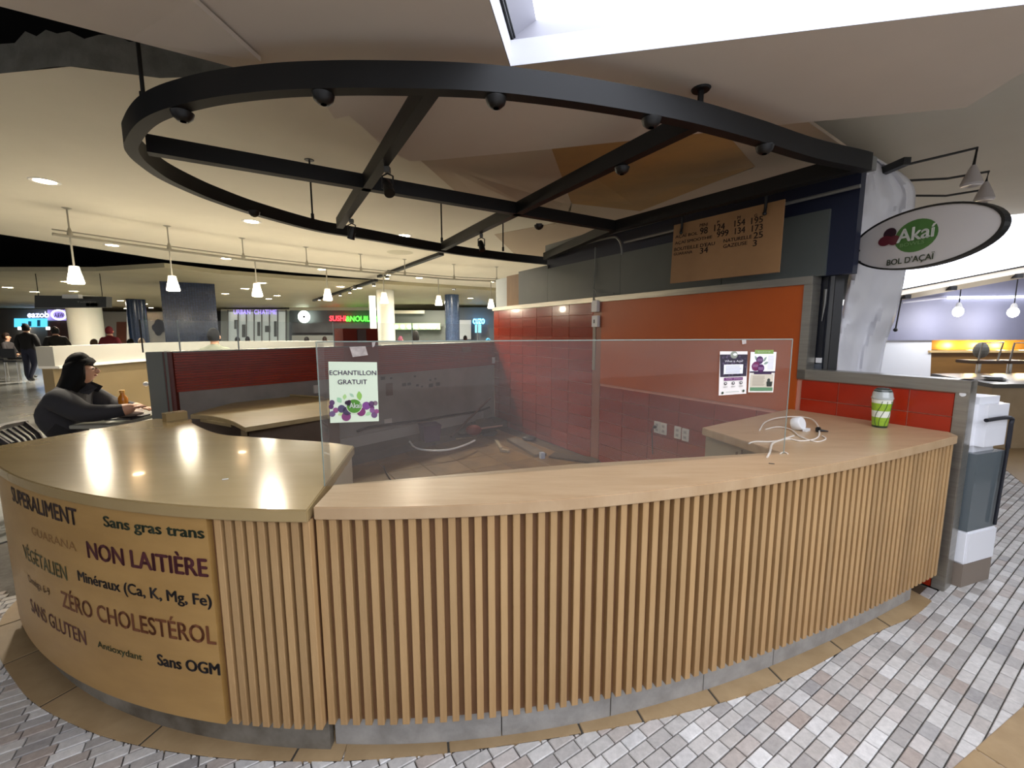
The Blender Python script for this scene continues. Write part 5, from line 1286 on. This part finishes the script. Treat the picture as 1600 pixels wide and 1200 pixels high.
# ---- recessed downlights
M_DLG = glow('downlight glow', '#fff2dc', 14.0)
def downlight(p, rad, label, grp, watts=0, col=(1, 0.90, 0.74)):
    r = rooted('downlight', p, label, 'downlight', grp)
    g = G(); g.lathe([(rad * 0.85, -0.004), (rad * 1.15, -0.006), (rad * 1.2, 0.0)], p, 20, None, False); g.build('trim_ring', M_WHITE, r)
    g = G(); g.lathe([(0.0, -0.003), (rad * 0.9, -0.003)], p, 20); g.build('lens', M_DLG, r)
    if watts:
        ld = D.lights.new('downlight_lamp', 'AREA'); ld.shape = 'DISK'; ld.size = rad * 1.6; ld.energy = watts; ld.color = col; ld.spread = math.radians(150); lo = D.objects.new('downlight_lamp', ld); link(lo); lo.location = p + Vector((0, 0, -0.012)); lo.parent = r; lo.matrix_parent_inverse = Matrix.Translation(r.location).inverted()
for u, v in ((70, 283), (393, 346), (632, 368), (175, 383), (353, 404), (503, 421), (655, 434), (682, 447), (770, 440)):
    downlight(atz(u, v, ZB), 0.10, 'round recessed downlight in the pale upper ceiling', 'downlights in the upper ceiling', DOWNLIGHT_W)
for u, v in ((12, 449), (54, 456), (104, 440), (115, 455), (188, 470), (197, 482), (214, 478), (226, 475), (236, 481), (205, 479), (352, 459), (383, 451), (409, 442), (420, 467), (433, 462), (532, 448), (560, 450), (705, 462), (735, 466)):
    downlight(atz(u, v, ZC), 0.13, 'bright round downlight in the lower court ceiling', 'downlights in the court ceiling', 0)
for k, (x, y) in enumerate(((-14, 14), (-7, 14), (-2, 14), (-20, 20), (-11, 21), (-4, 21), (3, 20))):
    ld = D.lights.new('court_light', 'AREA'); ld.shape = 'DISK'; ld.size = 1.2; ld.energy = 240; ld.color = (1, 0.90, 0.74); lo = D.objects.new('court_light', ld); link(lo); lo.location = (x, y, ZC - 0.02)
g = G(); p = atz(695, 394, ZB); p = atz(625, 394.5, ZB)
g.lathe([(0.0, -0.012), (0.22, -0.010), (0.25, 0)], p, 24); tag(g.build('ceiling_vent', mat('vent white', '#b9b39c', 0.6), sm=True), 'round pale speaker grille in the upper ceiling', 'vent')
# hatch outline and smoke sensor
p = atz(709, 451, 2.9); g = G(); g.lathe([(0.0, -0.06), (0.05, -0.05), (0.075, -0.01), (0.08, 0.1)], (p.x, p.y, ZB - 0.1), 16); tag(g.build('camera_dome', mat('dark dome', '#2e2f30', 0.3), sm=True), 'dark security dome under the pale ceiling', 'camera dome')
# track with small spots on the far ceiling
a, b = atz(690, 399, ZB - 0.06), atz(592, 434, ZB - 0.06); a2, b2 = atz(588, 440, ZC - 0.07), atz(490, 471, ZC - 0.07)
for a, b, ks, lb in ((a, b, (0.72, 0.9), 'long dark light track under the pale upper ceiling'), (a2, b2, (0.06, 0.2, 0.35, 0.5, 0.66, 0.8), 'dark light track with small lit heads on the court ceiling')):
    tk = rooted('light_track', (a + b) / 2, lb, 'light track')
    d = (b - a).normalized(); n_ = Vector((d.y, -d.x, 0)) * 0.05
    g = G(); t = Vector((0, 0, 0.07)); g.add([a - n_, a + n_, b + n_, b - n_, a - n_ + t, a + n_ + t, b + n_ + t, b - n_ + t], [(3, 2, 1, 0), (4, 5, 6, 7), (0, 1, 5, 4), (1, 2, 6, 5), (2, 3, 7, 6), (3, 0, 4, 7)]); g.build('track', M_BLACK, tk)
    for k in ks:
        p = a.lerp(b, k) + n_ * (2 if int(k * 100) % 4 else -2); g = G(); g.lathe([(0.05, -0.06), (0.05, 0.03), (0.03, 0.06)], p, 12); hd_ = g.build('track_head', M_STEELD, tk); g = G(); g.lathe([(0.0, 0), (0.045, 0)], p + Vector((0, 0, -0.062)), 12); g.build('lens', M_DLG, hd_)

# ---- hanging directory sign
r = rooted('directory_sign', dep(110, 480, 10.5), 'dark hanging directory sign with faint white lettering', 'sign')
q = [dep(u, v, 10.5) for u, v in ((54, 481), (166, 480), (166, 463.5), (54, 461.5))]; g = G(); g.slab(q, (0, -1, 0), 0.15); g.build('panel', mat('dark sign panel', '#34342f', 0.5), r)
def flat_text(body, u0, u1, v0, v1, y, m_, root, bold=0.0): return lettering(body, quadplace(dep(u0, v0, y), dep(u1, v0, y), dep(u0, v1, y)), m_, root, bold)
flat_text('Toilettes', 120, 150, 473, 470.5, 10.48, mat('faint white', '#8f8f88', 0.5), r)
for u in (137, 144, 149):
    g = G(); p = dep(u, 476, 10.48); g.lathe([(0, 0), (0.045, 0)], p, 12, Matrix.Rotation(math.radians(90), 3, 'X')); g.build('pictogram', mat('picto white', '#c9c9c2', 0.5), r)
g = G(); a = dep(60, 461.5, 10.57); b = dep(160, 463, 10.57)
for p in (a, b): g.tube([p, (p.x, p.y, ZC)], 0.008, 6)
g.build('hanger', M_BLACK, r)
r = rooted('ceiling_panel', dep(110, 463, 10.3), 'small white box on top of the directory sign', 'box'); g = G(); g.slab([dep(u, v, 10.3) for u, v in ((97, 466), (123, 466), (122, 460), (97, 460))], (0, -1, 0), 0.1); g.build('box', M_WHITE, r)

# ---- shop fronts, one thing each
def shop(name, label, u0, u1, v0, v1, y, m_): 
    r = rooted(name, dep((u0 + u1) / 2, v0, y), label, 'shop front'); g = G(); g.slab([dep(u, v, y) for u, v in ((u0, v0), (u1, v0), (u1, v1), (u0, v1))], (0, -1, 0), 0.3); g.build('back_wall', m_, r); return r
def sp_panel(r, name, u0, u1, v0, v1, y, m_, t=0.04): g = G(); g.slab([dep(u, v, y) for u, v in ((u0, v0), (u1, v0), (u1, v1), (u0, v1))], (0, -1, 0), t); return g.build(name, m_, r)
YF = 26.0
r = shop('burger_shop', 'shop front with blue menu screen and white glowing letters', -40, 118, 560, 483, YF, mat('shop grey', '#6d6660', 0.6))
sp_panel(r, 'menu_screen', 22, 73, 511, 497.5, YF - 0.4, glow('screen cyan', '#4fb4e0', 1.5))
for u, v in ((36, 508), (46, 505), (60, 503)): sp_panel(r, 'screen_figure', u - 2, u + 2, 510, v - 3, YF - 0.46, mat('screen figure', '#1d5068', 0.5, emit='#1d5068', estr=0.5))
flat_text('eazob', 43, 76, 496, 487, YF - 0.4, glow('letters white', '#dfe6ff', 2.5), r, 0.02)
sp_panel(r, 'logo_panel', 74, 118, 500.5, 484, YF - 0.3, glow('lilac panel', '#8f7fc0', 0.8))
g = G(); c = dep(92, 492, YF - 0.42); g.tube([c + Vector((0.42 * math.cos(t), 0, 0.27 * math.sin(t))) for t in [2 * math.pi * k / 24 for k in range(24)]], 0.05, 6, True); g.build('logo_ring', glow('logo ring', '#dfe2ff', 1.8), r)
flat_text('A&W', 85, 100, 496, 489, YF - 0.45, mat('logo dark', '#1a1430', 0.5), r, 0.02)
for u in (28, 72): sp_panel(r, 'counter_light', u, u + 6, 515, 511, YF - 0.35, M_DLG)
sp_panel(r, 'menu_board', 74, 94, 540, 502, YF - 0.35, mat('poster brown', '#6a4b46', 0.5)); sp_panel(r, 'menu_board', 95, 118, 540, 502, YF - 0.35, mat('poster dark', '#5a4440', 0.5))
r = shop('mural_wall', 'pale wall with a faint flower mural left of the blue column', 150, 262, 560, 487, YF - 1, mat('mural grey', '#8b8882', 0.6))
sp_panel(r, 'red_door', 182, 197, 540, 503, YF - 1.2, mat('rust door', '#5b3426', 0.5)); sp_panel(r, 'white_edge', 198, 204, 540, 493, YF - 1.25, M_WHITE)
for u, v, s_ in ((248, 506, .26), (243, 512, .22), (252, 513, .24), (247, 519, .2)):
    g = G(); g.lathe([(0, 0), (s_, 0)], dep(u, v, YF - 1.06), 14, Matrix.Rotation(math.radians(90), 3, 'X')); g.build('flower_print', mat('flower print', '#b9b6ae', 0.6), r)
r = shop('glass_shop', 'bright glazed shop front with purple glowing letters', 345, 452, 560, 483, YF, mat('pale shop', '#8f9590', 0.5))
sp_panel(r, 'glazing', 357, 446, 540, 487, YF - 0.3, mat('bright glazing', '#aeb5ae', 0.2, emit='#cfd6cc', estr=0.30))
for u in (355, 371, 384, 396, 408, 420, 433, 446): sp_panel(r, 'mullion', u, u + 1.5, 540, 484, YF - 0.4, M_STEELD)
for u, v, a_, b_ in ((366, 500, 6, 14), (378, 507, 5, 20), (402, 503, 4, 22), (414, 509, 8, 10), (428, 502, 4, 24)): sp_panel(r, 'display', u, u + a_, v + b_, v, YF - 0.36, mat('display dark', '#4c524e', 0.5))
flat_text('URBAN', 365, 391, 491, 484, YF - 0.5, glow('purple letters', '#8d7be0', 2.2), r, 0.0); flat_text('CHATIME', 397, 432, 491, 484, YF - 0.5, MATS['purple letters'], r, 0.0)
sp_panel(r, 'fascia', 345, 452, 486, 483, YF - 0.2, mat('cream fascia', '#c9c4b0', 0.5))
r = shop('sushi_shop', 'noodle shop front with red and green glowing lettering', 452, 592, 560, 478, YF, mat('slate shop', '#4e5358', 0.6))
flat_text('SUSHI', 515, 540, 501.5, 493.5, YF - 0.5, glow('red letters', '#ff3b46', 3.0), r, 0.02)
flat_text('&NOUILLES', 540.5, 592, 502, 494, YF - 0.5, glow('green letters', '#5dff4a', 2.2), r, 0.02)
g = G(); g.lathe([(0, 0), (0.36, 0)], dep(475, 495, YF - 0.4), 24, Matrix.Rotation(math.radians(90), 3, 'X')); g.build('round_sign', glow('round sign', '#eef2ea', 1.8), r)
g = G(); g.lathe([(0, 0), (0.07, 0)], dep(475, 495, YF - 0.43), 12, Matrix.Rotation(math.radians(90), 3, 'X')); g.build('sign_mark', M_BLK, r)
sp_panel(r, 'fascia', 452, 592, 485, 479, YF - 0.4, MATS['cream fascia']); sp_panel(r, 'mural', 456, 592, 520, 505, YF - 0.35, mat('shop mural', '#6a6d72', 0.6, var='#55585d', vscale=1.2)); sp_panel(r, 'counter', 456, 592, 548, 524, YF - 0.8, mat('shop counter', '#9da09c', 0.4))
r = shop('juice_shop', 'grey shop front with a row of round lamps over green light', 612, 700, 566, 485, YF - 3, mat('green grey shop', '#5b605c', 0.6))
sp_panel(r, 'green_panel', 614, 688, 515, 505, YF - 3.3, mat('green lit panel', '#9fb88a', 0.5, emit='#bfe0a0', estr=0.5))
for k in range(7):
    g = G(); g.ball(dep(619 + 10 * k, 510.5, YF - 3.5), 0.11); g.build('round_lamp', glow('round lamp', '#f2ffe6', 4.0), r, sm=True)
sp_panel(r, 'fascia', 614, 663, 490, 485, YF - 3.4, MATS['cream fascia'])
r = shop('neon_shop', 'blue lit shop front with cyan neon letters', 716, 800, 564, 480, YF - 2, mat('blue shop', '#5c6874', 0.6))
flat_text('cuzo', 739, 757, 506, 498, YF - 2.5, glow('cyan letters', '#7fe3ff', 3.0), r, 0.02); sp_panel(r, 'cyan_screen', 742, 752, 520, 507, YF - 2.4, glow('cyan panel', '#7fc8e6', 1.0)); sp_panel(r, 'white_counter', 718, 736, 530, 500, YF - 2.4, mat('white shop panel', '#b9c0c6', 0.5))

# ================================================================== PEOPLE
def skinned(name, J, edges, mats_of, mats, M, root_j, sub=2):
    names = list(J); idx = {k: i for i, k in enumerate(names)}
    me = D.meshes.new(name); me.from_pydata([J[k][0] for k in names], [(idx[a], idx[b]) for a, b in edges], [])
    o = D.objects.new(name, me); C.objects.link(o)
    md = o.modifiers.new('skin', 'SKIN'); md.use_smooth_shade = True; md.branch_smoothing = 0.6
    sv = me.skin_vertices[0].data
    for k in names:
        r_ = J[k][1]; sv[idx[k]].radius = r_ if isinstance(r_, tuple) else (r_, r_); sv[idx[k]].use_root = (k == root_j)
    m2 = o.modifiers.new('sub', 'SUBSURF'); m2.levels = sub; m2.render_levels = sub
    bpy.context.view_layer.update()
    out = D.meshes.new_from_object(o.evaluated_get(bpy.context.evaluated_depsgraph_get())); out.name = name
    D.objects.remove(o); D.meshes.remove(me)
    out.materials.clear()
    for m_ in mats: out.materials.append(m_)
    segs = [(Vector(J[a][0]), Vector(J[b][0]), mats_of.get((a, b), 0)) for a, b in edges]
    for p in out.polygons:
        c = p.center; best, bi = 1e9, 0
        for a, b, mi in segs:
            d = b - a; t = max(0, min(1, (c - a).dot(d) / max(d.length_squared, 1e-9))); q = (c - (a + d * t)).length
            if q < best: best, bi = q, mi
        p.material_index = bi; p.use_smooth = True
    out.transform(M)
    ob = D.objects.new(name, out); C.objects.link(ob)
    return ob
BODY_E = [('pelvis', 'waist'), ('waist', 'chest'), ('chest', 'neck'), ('neck', 'head'), ('head', 'crown'), ('chest', 'shL'), ('shL', 'elL'), ('elL', 'wrL'), ('wrL', 'haL'), ('chest', 'shR'), ('shR', 'elR'), ('elR', 'wrR'), ('wrR', 'haR'),
          ('pelvis', 'hipL'), ('hipL', 'knL'), ('knL', 'anL'), ('anL', 'toL'), ('pelvis', 'hipR'), ('hipR', 'knR'), ('knR', 'anR'), ('anR', 'toR')]
def stand_joints(bulk=1.0):
    J = {'pelvis': ((0, 0, .96), (.15 * bulk, .11 * bulk)), 'waist': ((0, 0, 1.12), (.145 * bulk, .105 * bulk)), 'chest': ((0, 0, 1.33), (.165 * bulk, .115 * bulk)), 'neck': ((0, .01, 1.49), .055), 'head': ((0, .03, 1.575), (.072, .085)), 'crown': ((0, .02, 1.665), (.066, .078))}
    for s, n in ((-1, 'L'), (1, 'R')):
        J['sh' + n] = ((s * .18, 0, 1.42), .075 * bulk); J['el' + n] = ((s * .25, -.02, 1.14), .055 * bulk); J['wr' + n] = ((s * .25, .07, .90), .038); J['ha' + n] = ((s * .25, .10, .82), (.032, .045))
        J['hip' + n] = ((s * .09, 0, .90), .095 * bulk); J['kn' + n] = ((s * .10, .02, .50), .066); J['an' + n] = ((s * .10, -.01, .10), .045); J['to' + n] = ((s * .11, .13, .045), .04)
    return J
def sit_joints(bulk=1.0, seat=0.46):
    J = stand_joints(bulk); dz = seat + .09 - .96
    for k in list(J):
        if k[:2] not in ('kn', 'an', 'to'): (x, y, z), r_ = J[k]; J[k] = ((x, y, z + dz), r_)
    for s, n in ((-1, 'L'), (1, 'R')):
        J['hip' + n] = ((s * .10, .05, seat + .09), .095 * bulk); J['kn' + n] = ((s * .12, .46, seat + .06), .07); J['an' + n] = ((s * .12, .42, .10), .045); J['to' + n] = ((s * .12, .56, .045), .04)
        J['el' + n] = ((s * .25, .06, 1.12 + dz), .055 * bulk); J['wr' + n] = ((s * .2, .28, 1.06 + dz), .038); J['ha' + n] = ((s * .18, .36, 1.06 + dz), (.032, .045))
    return J
def person(x, y, rz, label, jac, trou, hair, pose='stand', h=1.72, bulk=1.0, long=False, hood=False, cap=False, grp=None, z=0.0, tweak=None, seat=0.46):
    J = stand_joints(bulk) if pose == 'stand' else sit_joints(bulk, seat)
    if tweak: tweak(J)
    M = Matrix.Translation((x, y, z)) @ Matrix.Rotation(rz, 4, 'Z') @ Matrix.Scale(h / 1.74, 4)
    M_H = mat('hair ' + hair, hair, 0.7, spec=0.2); M_J = mat('cloth ' + jac, jac, 0.8, bump=0.15, bscale=30); M_T = mat('cloth ' + trou, trou, 0.8); M_S = mat('shoe dark', '#2b2b2d', 0.5)
    mo = {}
    for a, b in BODY_E:
        if a in ('neck', 'head'): mo[(a, b)] = 1
        elif b[:2] == 'ha': mo[(a, b)] = 1
        elif a[:3] == 'hip' or b[:3] == 'hip' or a[:2] == 'kn': mo[(a, b)] = 2
        elif a[:2] == 'an': mo[(a, b)] = 3
    r = rooted('person', (x, y, z), label, 'person', grp)
    o = skinned('body', J, BODY_E, mo, [M_J, M_SKIN, M_T, M_S], M, 'pelvis'); keep(o, r)
    hd, cr2 = Vector(J['head'][0]), Vector(J['crown'][0])
    c = (hd + cr2) / 2
    g = G(); n, m = 18, 12
    for i in range(m + 1):
        th = math.pi * i / m
        for k in range(n):
            a = 2 * math.pi * k / n; dx, dy, dz_ = math.sin(th) * math.cos(a), math.sin(th) * math.sin(a), math.cos(th)
            R_x, R_y, R_z = .092, .108, .135
            q = Vector((dx * R_x, dy * (R_y if dy < 0 else .078) - .010, dz_ * R_z + .015))
            if dy > 0.1 and dz_ < 0.42: q = Vector((q.x * .95, min(q.y, 0.018), q.z))          # open face
            if long and dz_ < 0.1 and dy < 0.35: q = Vector((q.x * 1.12, q.y - .02, q.z - (0.1 - dz_) * 0.30))
            elif dz_ < -0.35: q.z = max(q.z, -0.07)
            g.v.append(M @ (q + c))
    for i in range(m):
        for k in range(n): g.f.append((i * n + k, i * n + (k + 1) % n, (i + 1) * n + (k + 1) % n, (i + 1) * n + k))
    g.build('hood' if hood else ('cap' if cap else 'hair'), M_J if hood else M_H, r, sm=True)
    # face: nose, eyes, mouth, ears
    for nm, parts, m_ in (('nose', [((0, .082, -.008), (.013, .026, .022))], M_SKIN), ('eye', [((-.028, .074, .016), (.010, .009, .006)), ((.028, .074, .016), (.010, .009, .006))], M_BLK), ('mouth', [((0, .076, -.042), (.022, .010, .006))], mat('lips', '#8d4a43', 0.5)), ('ear', [((-.08, .015, .0), (.012, .022, .032)), ((.08, .015, .0), (.012, .022, .032))], M_SKIN)):
        for q, rr_ in parts:
            gg = G(); gg.ball((0, 0, 0), rr_, 10, 6); hf = J['head'][1][1] / .1; gg.v = [M @ (v_ + Vector((q[0], q[1] * hf, q[2])) + hd + Vector((0, 0, .035))) for v_ in gg.v]; gg.build(nm, m_, r, sm=True)
    return r, M, J

BK = '#0e0e10'
# man standing with his back to us
p = atz(52, 597, 0); 
def walk(J):
    J['anR'] = ((.10, -.22, .16), .045); J['toR'] = ((.11, -.12, .06), .04); J['knR'] = ((.10, -.02, .52), .066)
person(p.x, p.y, 0.25, 'person in dark coat and jeans walking away past the tables', BK, '#20243a', BK, h=1.72, bulk=1.25, tweak=walk)
q = atz(92, 600, 0); person(q.x + 0.1, q.y, 0.9, 'person in black hooded coat standing beside the low white wall end', '#0c0c0d', BK, BK, h=1.62, bulk=1.4, hood=True)
q = dep(12, 545, 13.5); person(q.x, q.y, -1.2, 'person in dark top seated at a high table by the blue screen', '#2a2628', BK, '#2b1d17', 'sit', h=1.7, seat=0.62)
q = dep(173, 540, 11.5); person(q.x, q.y, 0.2, 'person in red hooded jacket beyond the low white wall', '#6b1620', '#1b1b20', '#1a1412', h=1.62, bulk=1.15, hood=True)
q = dep(335, 545, 7.2)
def slump(J):
    for n, s in (('L', -1), ('R', 1)): J['sh' + n] = ((s * .20, .02, J['sh' + n][0][2] - .02), .09); 
person(q.x, q.y, 0.1, 'person in grey shirt and black cap seen from behind over the partition', '#8b8f80', '#3a3a3c', BK, 'sit', h=1.74, bulk=1.15, cap=True, tweak=slump, seat=0.66)
st_ = rooted('bar_stool', (q.x, q.y, 0), 'bar stool under the person in the grey shirt', 'stool')
g = G(); g.lathe([(0.0, .66), (.17, .66), (.18, .63), (.0, .61)], (q.x, q.y, 0), 20); g.build('seat', M_BLK, st_); g = G(); g.tube([(q.x, q.y, 0.01), (q.x, q.y, .63)], .03, 10); g.build('stem', M_CHR, st_); g = G(); g.lathe([(0.2, 0.0), (0.2, 0.015), (0.03, 0.03)], (q.x, q.y, 0), 20); g.build('base', M_CHR, st_)
q = dep(650, 540, 13.0); person(q.x, q.y, 0.0, 'person with long dark hair seated before the round lamps', '#2a2c2b', BK, '#1c1b1a', 'sit', h=1.74, long=True, seat=0.62)
q = dep(626, 545, 14.4); person(q.x, q.y, -0.6, 'person in pink jacket bent low beside the long haired one', '#7d3f52', BK, '#3a1f22', 'sit', h=1.6, hood=True, seat=0.55)
q = dep(763, 545, 12.6); person(q.x, q.y, 0.5, 'person in bright blue jacket near the cyan neon sign', '#1d8fc7', BK, BK, 'sit', h=1.55, hood=True, seat=0.55)
for u, y_, jc, hr, lb in ((148, 12.0, '#b9b2a4', '#5a4636', 'person in pale top seated behind the low wall by the white column'), (205, 12.4, BK, '#1b1715', 'dark haired person seated behind the low wall beside the red jacket'), (222, 13.6, '#9c8a78', '#b9a48c', 'fair haired person leaning low behind the white wall'),
                       (372, 16.0, BK, BK, 'dark head seated before the glazed shop'), (388, 16.5, '#22242a', '#141214', 'person seated left of the round white shop sign'), (480, 15.5, '#191b22', BK, 'person in dark coat seated before the noodle shop'), (508, 16.5, '#54413c', '#2a1c18', 'brown dressed person seated under the red lettering'), (706, 18.0, BK, BK, 'dark head seated at the foot of the steel blue column'), (727, 18.5, BK, BK, 'dark head seated near the white shop panel')):
    q = dep(u, 545, y_); person(q.x, q.y, 0.3 * math.sin(u), lb, jc, BK, hr, 'sit', h=1.62, seat=0.50)

# ---- seated woman at the table by the partition end
X0, Y0 = dep(88, 600, 3.55).x, 3.55
RZ = math.radians(-66)
def wj(J):
    J['pelvis'] = ((0, -.02, .56), (.22, .20)); J['waist'] = ((0, .0, .72), (.23, .21)); J['chest'] = ((0, .06, .92), (.225, .20)); J['neck'] = ((0, .13, 1.06), .07); J['head'] = ((0, .185, 1.135), (.086, .10)); J['crown'] = ((0, .18, 1.225), (.078, .095))
    for s, n in ((-1, 'L'), (1, 'R')): J['sh' + n] = ((s * .21, .08, .97), .12)
    J['elR'] = ((.27, .26, .83), .085); J['wrR'] = ((.22, .50, .84), .055); J['haR'] = ((.20, .575, .865), (.022, .04))
    J['elL'] = ((-.26, .25, .82), .085); J['wrL'] = ((-.14, .46, .80), .055); J['haL'] = ((-.10, .53, .80), (.022, .04))
r, M, J = person(X0, Y0, RZ, 'person with long black hair in dark padded jacket seated at the table', '#2b2b30', '#17171a', '#050505', 'sit', h=1.74, bulk=1.2, tweak=wj, seat=0.46)
# long loose hair down the back
g = G(); base = Vector(J['head'][0]); n, m = 20, 18
TT = [0, .06, .14, .28, .45, .7, 1.0]; WX = [.02, .075, .108, .122, .145, .175, .15]; WY = [.02, .075, .105, .112, .10, .085, .05]; YC = [.0, -.005, -.012, -.02, -.06, -.12, -.17]
for i in range(m + 1):
    t = i / m; wx, wy, yc = (float(np.interp(t, TT, q_)) for q_ in (WX, WY, YC))
    for k in range(n):
        a = 2 * math.pi * k / n
        q = Vector((math.cos(a) * wx, math.sin(a) * wy + yc, .165 - .50 * t))
        if t > .16 and q.y > .035: q.y = .035 - (.02 if abs(q.x) < .06 else 0)          # face and throat stay free
        q += Vector((noise.noise(Vector((k * .9, t * 2, 0))) * .012, noise.noise(Vector((k * .9, t * 2, 5))) * .010, 0)); g.v.append(M @ (q + base))
for i in range(m):
    for k in range(n): g.f.append((i * n + k, i * n + (k + 1) % n, (i + 1) * n + (k + 1) % n, (i + 1) * n + k))
g.f += [tuple(range(n - 1, -1, -1)), tuple(m * n + k for k in range(n))]
g.build('long_hair', mat('hair #050505', '#050505', 0.7, spec=0.2), r, sm=True)
# collar points
g = G(); nk = Vector(J['neck'][0])
for s in (-1, 1): g.add([M @ (nk + Vector(v_)) for v_ in ((s * .05, .03, -.02), (s * .10, .05, -.07), (s * .05, .15, -.035), (s * .03, .09, .01), (s * .07, .02, -.05), (s * .08, .10, -.09))], [(0, 1, 2), (0, 2, 3), (1, 4, 5), (1, 5, 2)])
g.build('collar', mat('cloth #2b2b30', '#2b2b30', 0.8), r)
# hands: palm and five fingers
def hand(wr, fw, up, side, name):
    fw, up = Vector(fw).normalized(), Vector(up).normalized(); sd_ = fw.cross(up).normalized() * side
    HJ = {'wrist': (Vector(wr), .024), 'palm': (Vector(wr) + fw * .05, (.030, .014)), }
    HE = [('wrist', 'palm')]
    for i, (off, ln) in enumerate(((-.026, .062), (-.009, .072), (.009, .068), (.025, .052))):
        a = Vector(wr) + fw * .085 + sd_ * off; b = a + fw * ln * .5 - up * .006; c_ = b + fw * ln * .35 - up * .018
        HJ[f'k{i}'] = (a, .010); HJ[f'm{i}'] = (b, .0088); HJ[f't{i}'] = (c_, .0075); HE += [('palm', f'k{i}'), (f'k{i}', f'm{i}'), (f'm{i}', f't{i}')]
    a = Vector(wr) + fw * .035 - sd_ * .035; b = a + fw * .03 - sd_ * .02 - up * .01; HJ['th0'] = (a, .012); HJ['th1'] = (b, .010); HJ['th2'] = (b + fw * .028 - up * .008, .008); HE += [('palm', 'th0'), ('th0', 'th1'), ('th1', 'th2')]
    o = skinned(name, {k: (tuple(v_[0]), v_[1]) for k, v_ in HJ.items()}, HE, {}, [M_SKIN], M, 'wrist'); keep(o, r)
hand(J['wrR'][0], (-.1, .9, .25), (0, -.2, 1), 1, 'hand'); hand(J['wrL'][0], (.3, .9, 0), (0, 0, 1), -1, 'hand')

# ---- her chair, table, tray and bottle
ch = rooted('dining_chair', (X0 - 0.05, Y0, 0), 'dark wooden chair with slatted back under the seated person', 'chair')
Rc = Matrix.Translation((X0, Y0, 0)) @ Matrix.Rotation(RZ, 4, 'Z'); M_CH = mat('dark chair wood', '#1c1413', 0.65)
def cpart(name, boxes):
    g = G()
    for c_, s_ in boxes: g.box(c_, s_)
    g.v = [Rc @ q for q in g.v]; return g.build(name, M_CH, ch, bevel=0.004)
cpart('seat', [((0, 0.02, .45), (.44, .44, .04))])
for sx in (-1, 1):
    cpart('leg', [((sx * .19, .20, .215), (.04, .04, .43))]); cpart('leg', [((sx * .19, -.20, .215), (.04, .04, .43))])
g = G(); 
for sx in (-1, 1):
    g2 = G(); g2.tube([(sx * .19, -.19, .43), (sx * .20, -.25, .62), (sx * .21, -.33, .72)], .02, 6); g2.v = [Rc @ q for q in g2.v]; g2.build('back_post', M_CH, ch)
g2 = G(); g2.tube([(-.25, -.34, .72), (0, -.36, .735), (.25, -.34, .72)], .025, 6); g2.v = [Rc @ q for q in g2.v]; g2.build('top_rail', M_CH, ch)
for k in range(5):
    x = -.14 + .07 * k; g2 = G(); g2.tube([(x, -.19, .46), (x, -.26, .62), (x * 1.05, -.335, .71)], .011, 6); g2.v = [Rc @ q for q in g2.v]; g2.build('back_slat', M_CH, ch)
tb = rooted('dining_table', (X0 + 0.62, Y0 + 0.1, 0), 'grey square table beside the partition end', 'table')
g = G(); g.box((X0 + .41, Y0 + .08, .735), (.34, .52, .03), 0.05); g.build('table_top', mat('grey table top', '#8e8d82', 0.35), tb, bevel=0.005)
g = G(); g.tube([(X0 + .41, Y0 + .02, .02), (X0 + .41, Y0 + .02, .72)], .04, 12); g.build('stem', M_STEELD, tb); g = G(); g.lathe([(.24, 0), (.24, .015), (.04, .035)], (X0 + .41, Y0 + .02, 0), 20); g.build('base', M_STEELD, tb)
tr = rooted('food_tray', (X0 + .66, Y0 - .02, .75), 'dark tray with crumpled wrapper in front of the seated person', 'tray')
g = G(); g.prism([(X0 + .36, Y0 + .0), (X0 + .57, Y0 + .02), (X0 + .56, Y0 + .24), (X0 + .35, Y0 + .22)], .750, .762); g.build('tray', mat('dark tray', '#26262a', 0.4), tr, bevel=0.003)
g = G(); g.ball((0, 0, 0), (.11, .08, .035), 14, 8); g.v = [q + Vector((noise.noise(q * 30), noise.noise(q * 31 + Vector((3, 0, 0))), abs(noise.noise(q * 29)))) * .03 + Vector((X0 + .48, Y0 + .12, .79)) for q in g.v]; g.build('wrapper', mat('pale wrapper', '#b4a294', 0.6), tr, sm=True)
bp = dep(194, 640, Y0 + 0.28); bt = rooted('juice_bottle', (bp.x, bp.y, .75), 'orange juice bottle standing on the grey table', 'bottle')
g = G(); g.lathe([(.034, .0), (.036, .01), (.036, .06), (.030, .085), (.036, .11), (.036, .15), (.016, .185), (.016, .20)], (bp.x, bp.y, .75), 20); g.build('bottle', mat('orange juice', '#c77a17', 0.2, coat=0.4), bt, sm=True)
g = G(); g.lathe([(.019, .198), (.019, .222), (0, .224)], (bp.x, bp.y, .75), 16); g.build('cap', mat('bottle cap', '#cf9a4a', 0.4), bt)
nb_ = dep(228, 600, Y0 + 0.28); g = G(); g.ball((nb_.x, nb_.y, nb_.z), .022); g.tube([(nb_.x, nb_.y, nb_.z), (nb_.x + .08, nb_.y + .03, nb_.z)], .012, 8); o = g.build('end_knob', M_PLASTICW); keep(o, wall_b)

# ---- high stools and table far left
for u, v, lb in ((12, 575, 'dark high chair in the row beside the walking person'), (32, 580, 'dark high chair just behind the walking person')):
    p = atz(u, v + 15, 0); r = rooted('high_chair', (p.x, p.y, 0), lb, 'chair')
    g = G(); g.box((p.x, p.y, .62), (.42, .42, .06)); g.build('seat', M_BLK, r)
    g = G(); g.box((p.x, p.y - .2, .86), (.42, .04, .28)); g.build('backrest', M_BLK, r)
    for sx in (-1, 1):
        for sy in (-1, 1): g = G(); g.tube([(p.x + sx * .2, p.y + sy * .2, 0.0), (p.x + sx * .18, p.y + sy * .18, .62)], .018, 8); g.build('leg', M_CHR, r)
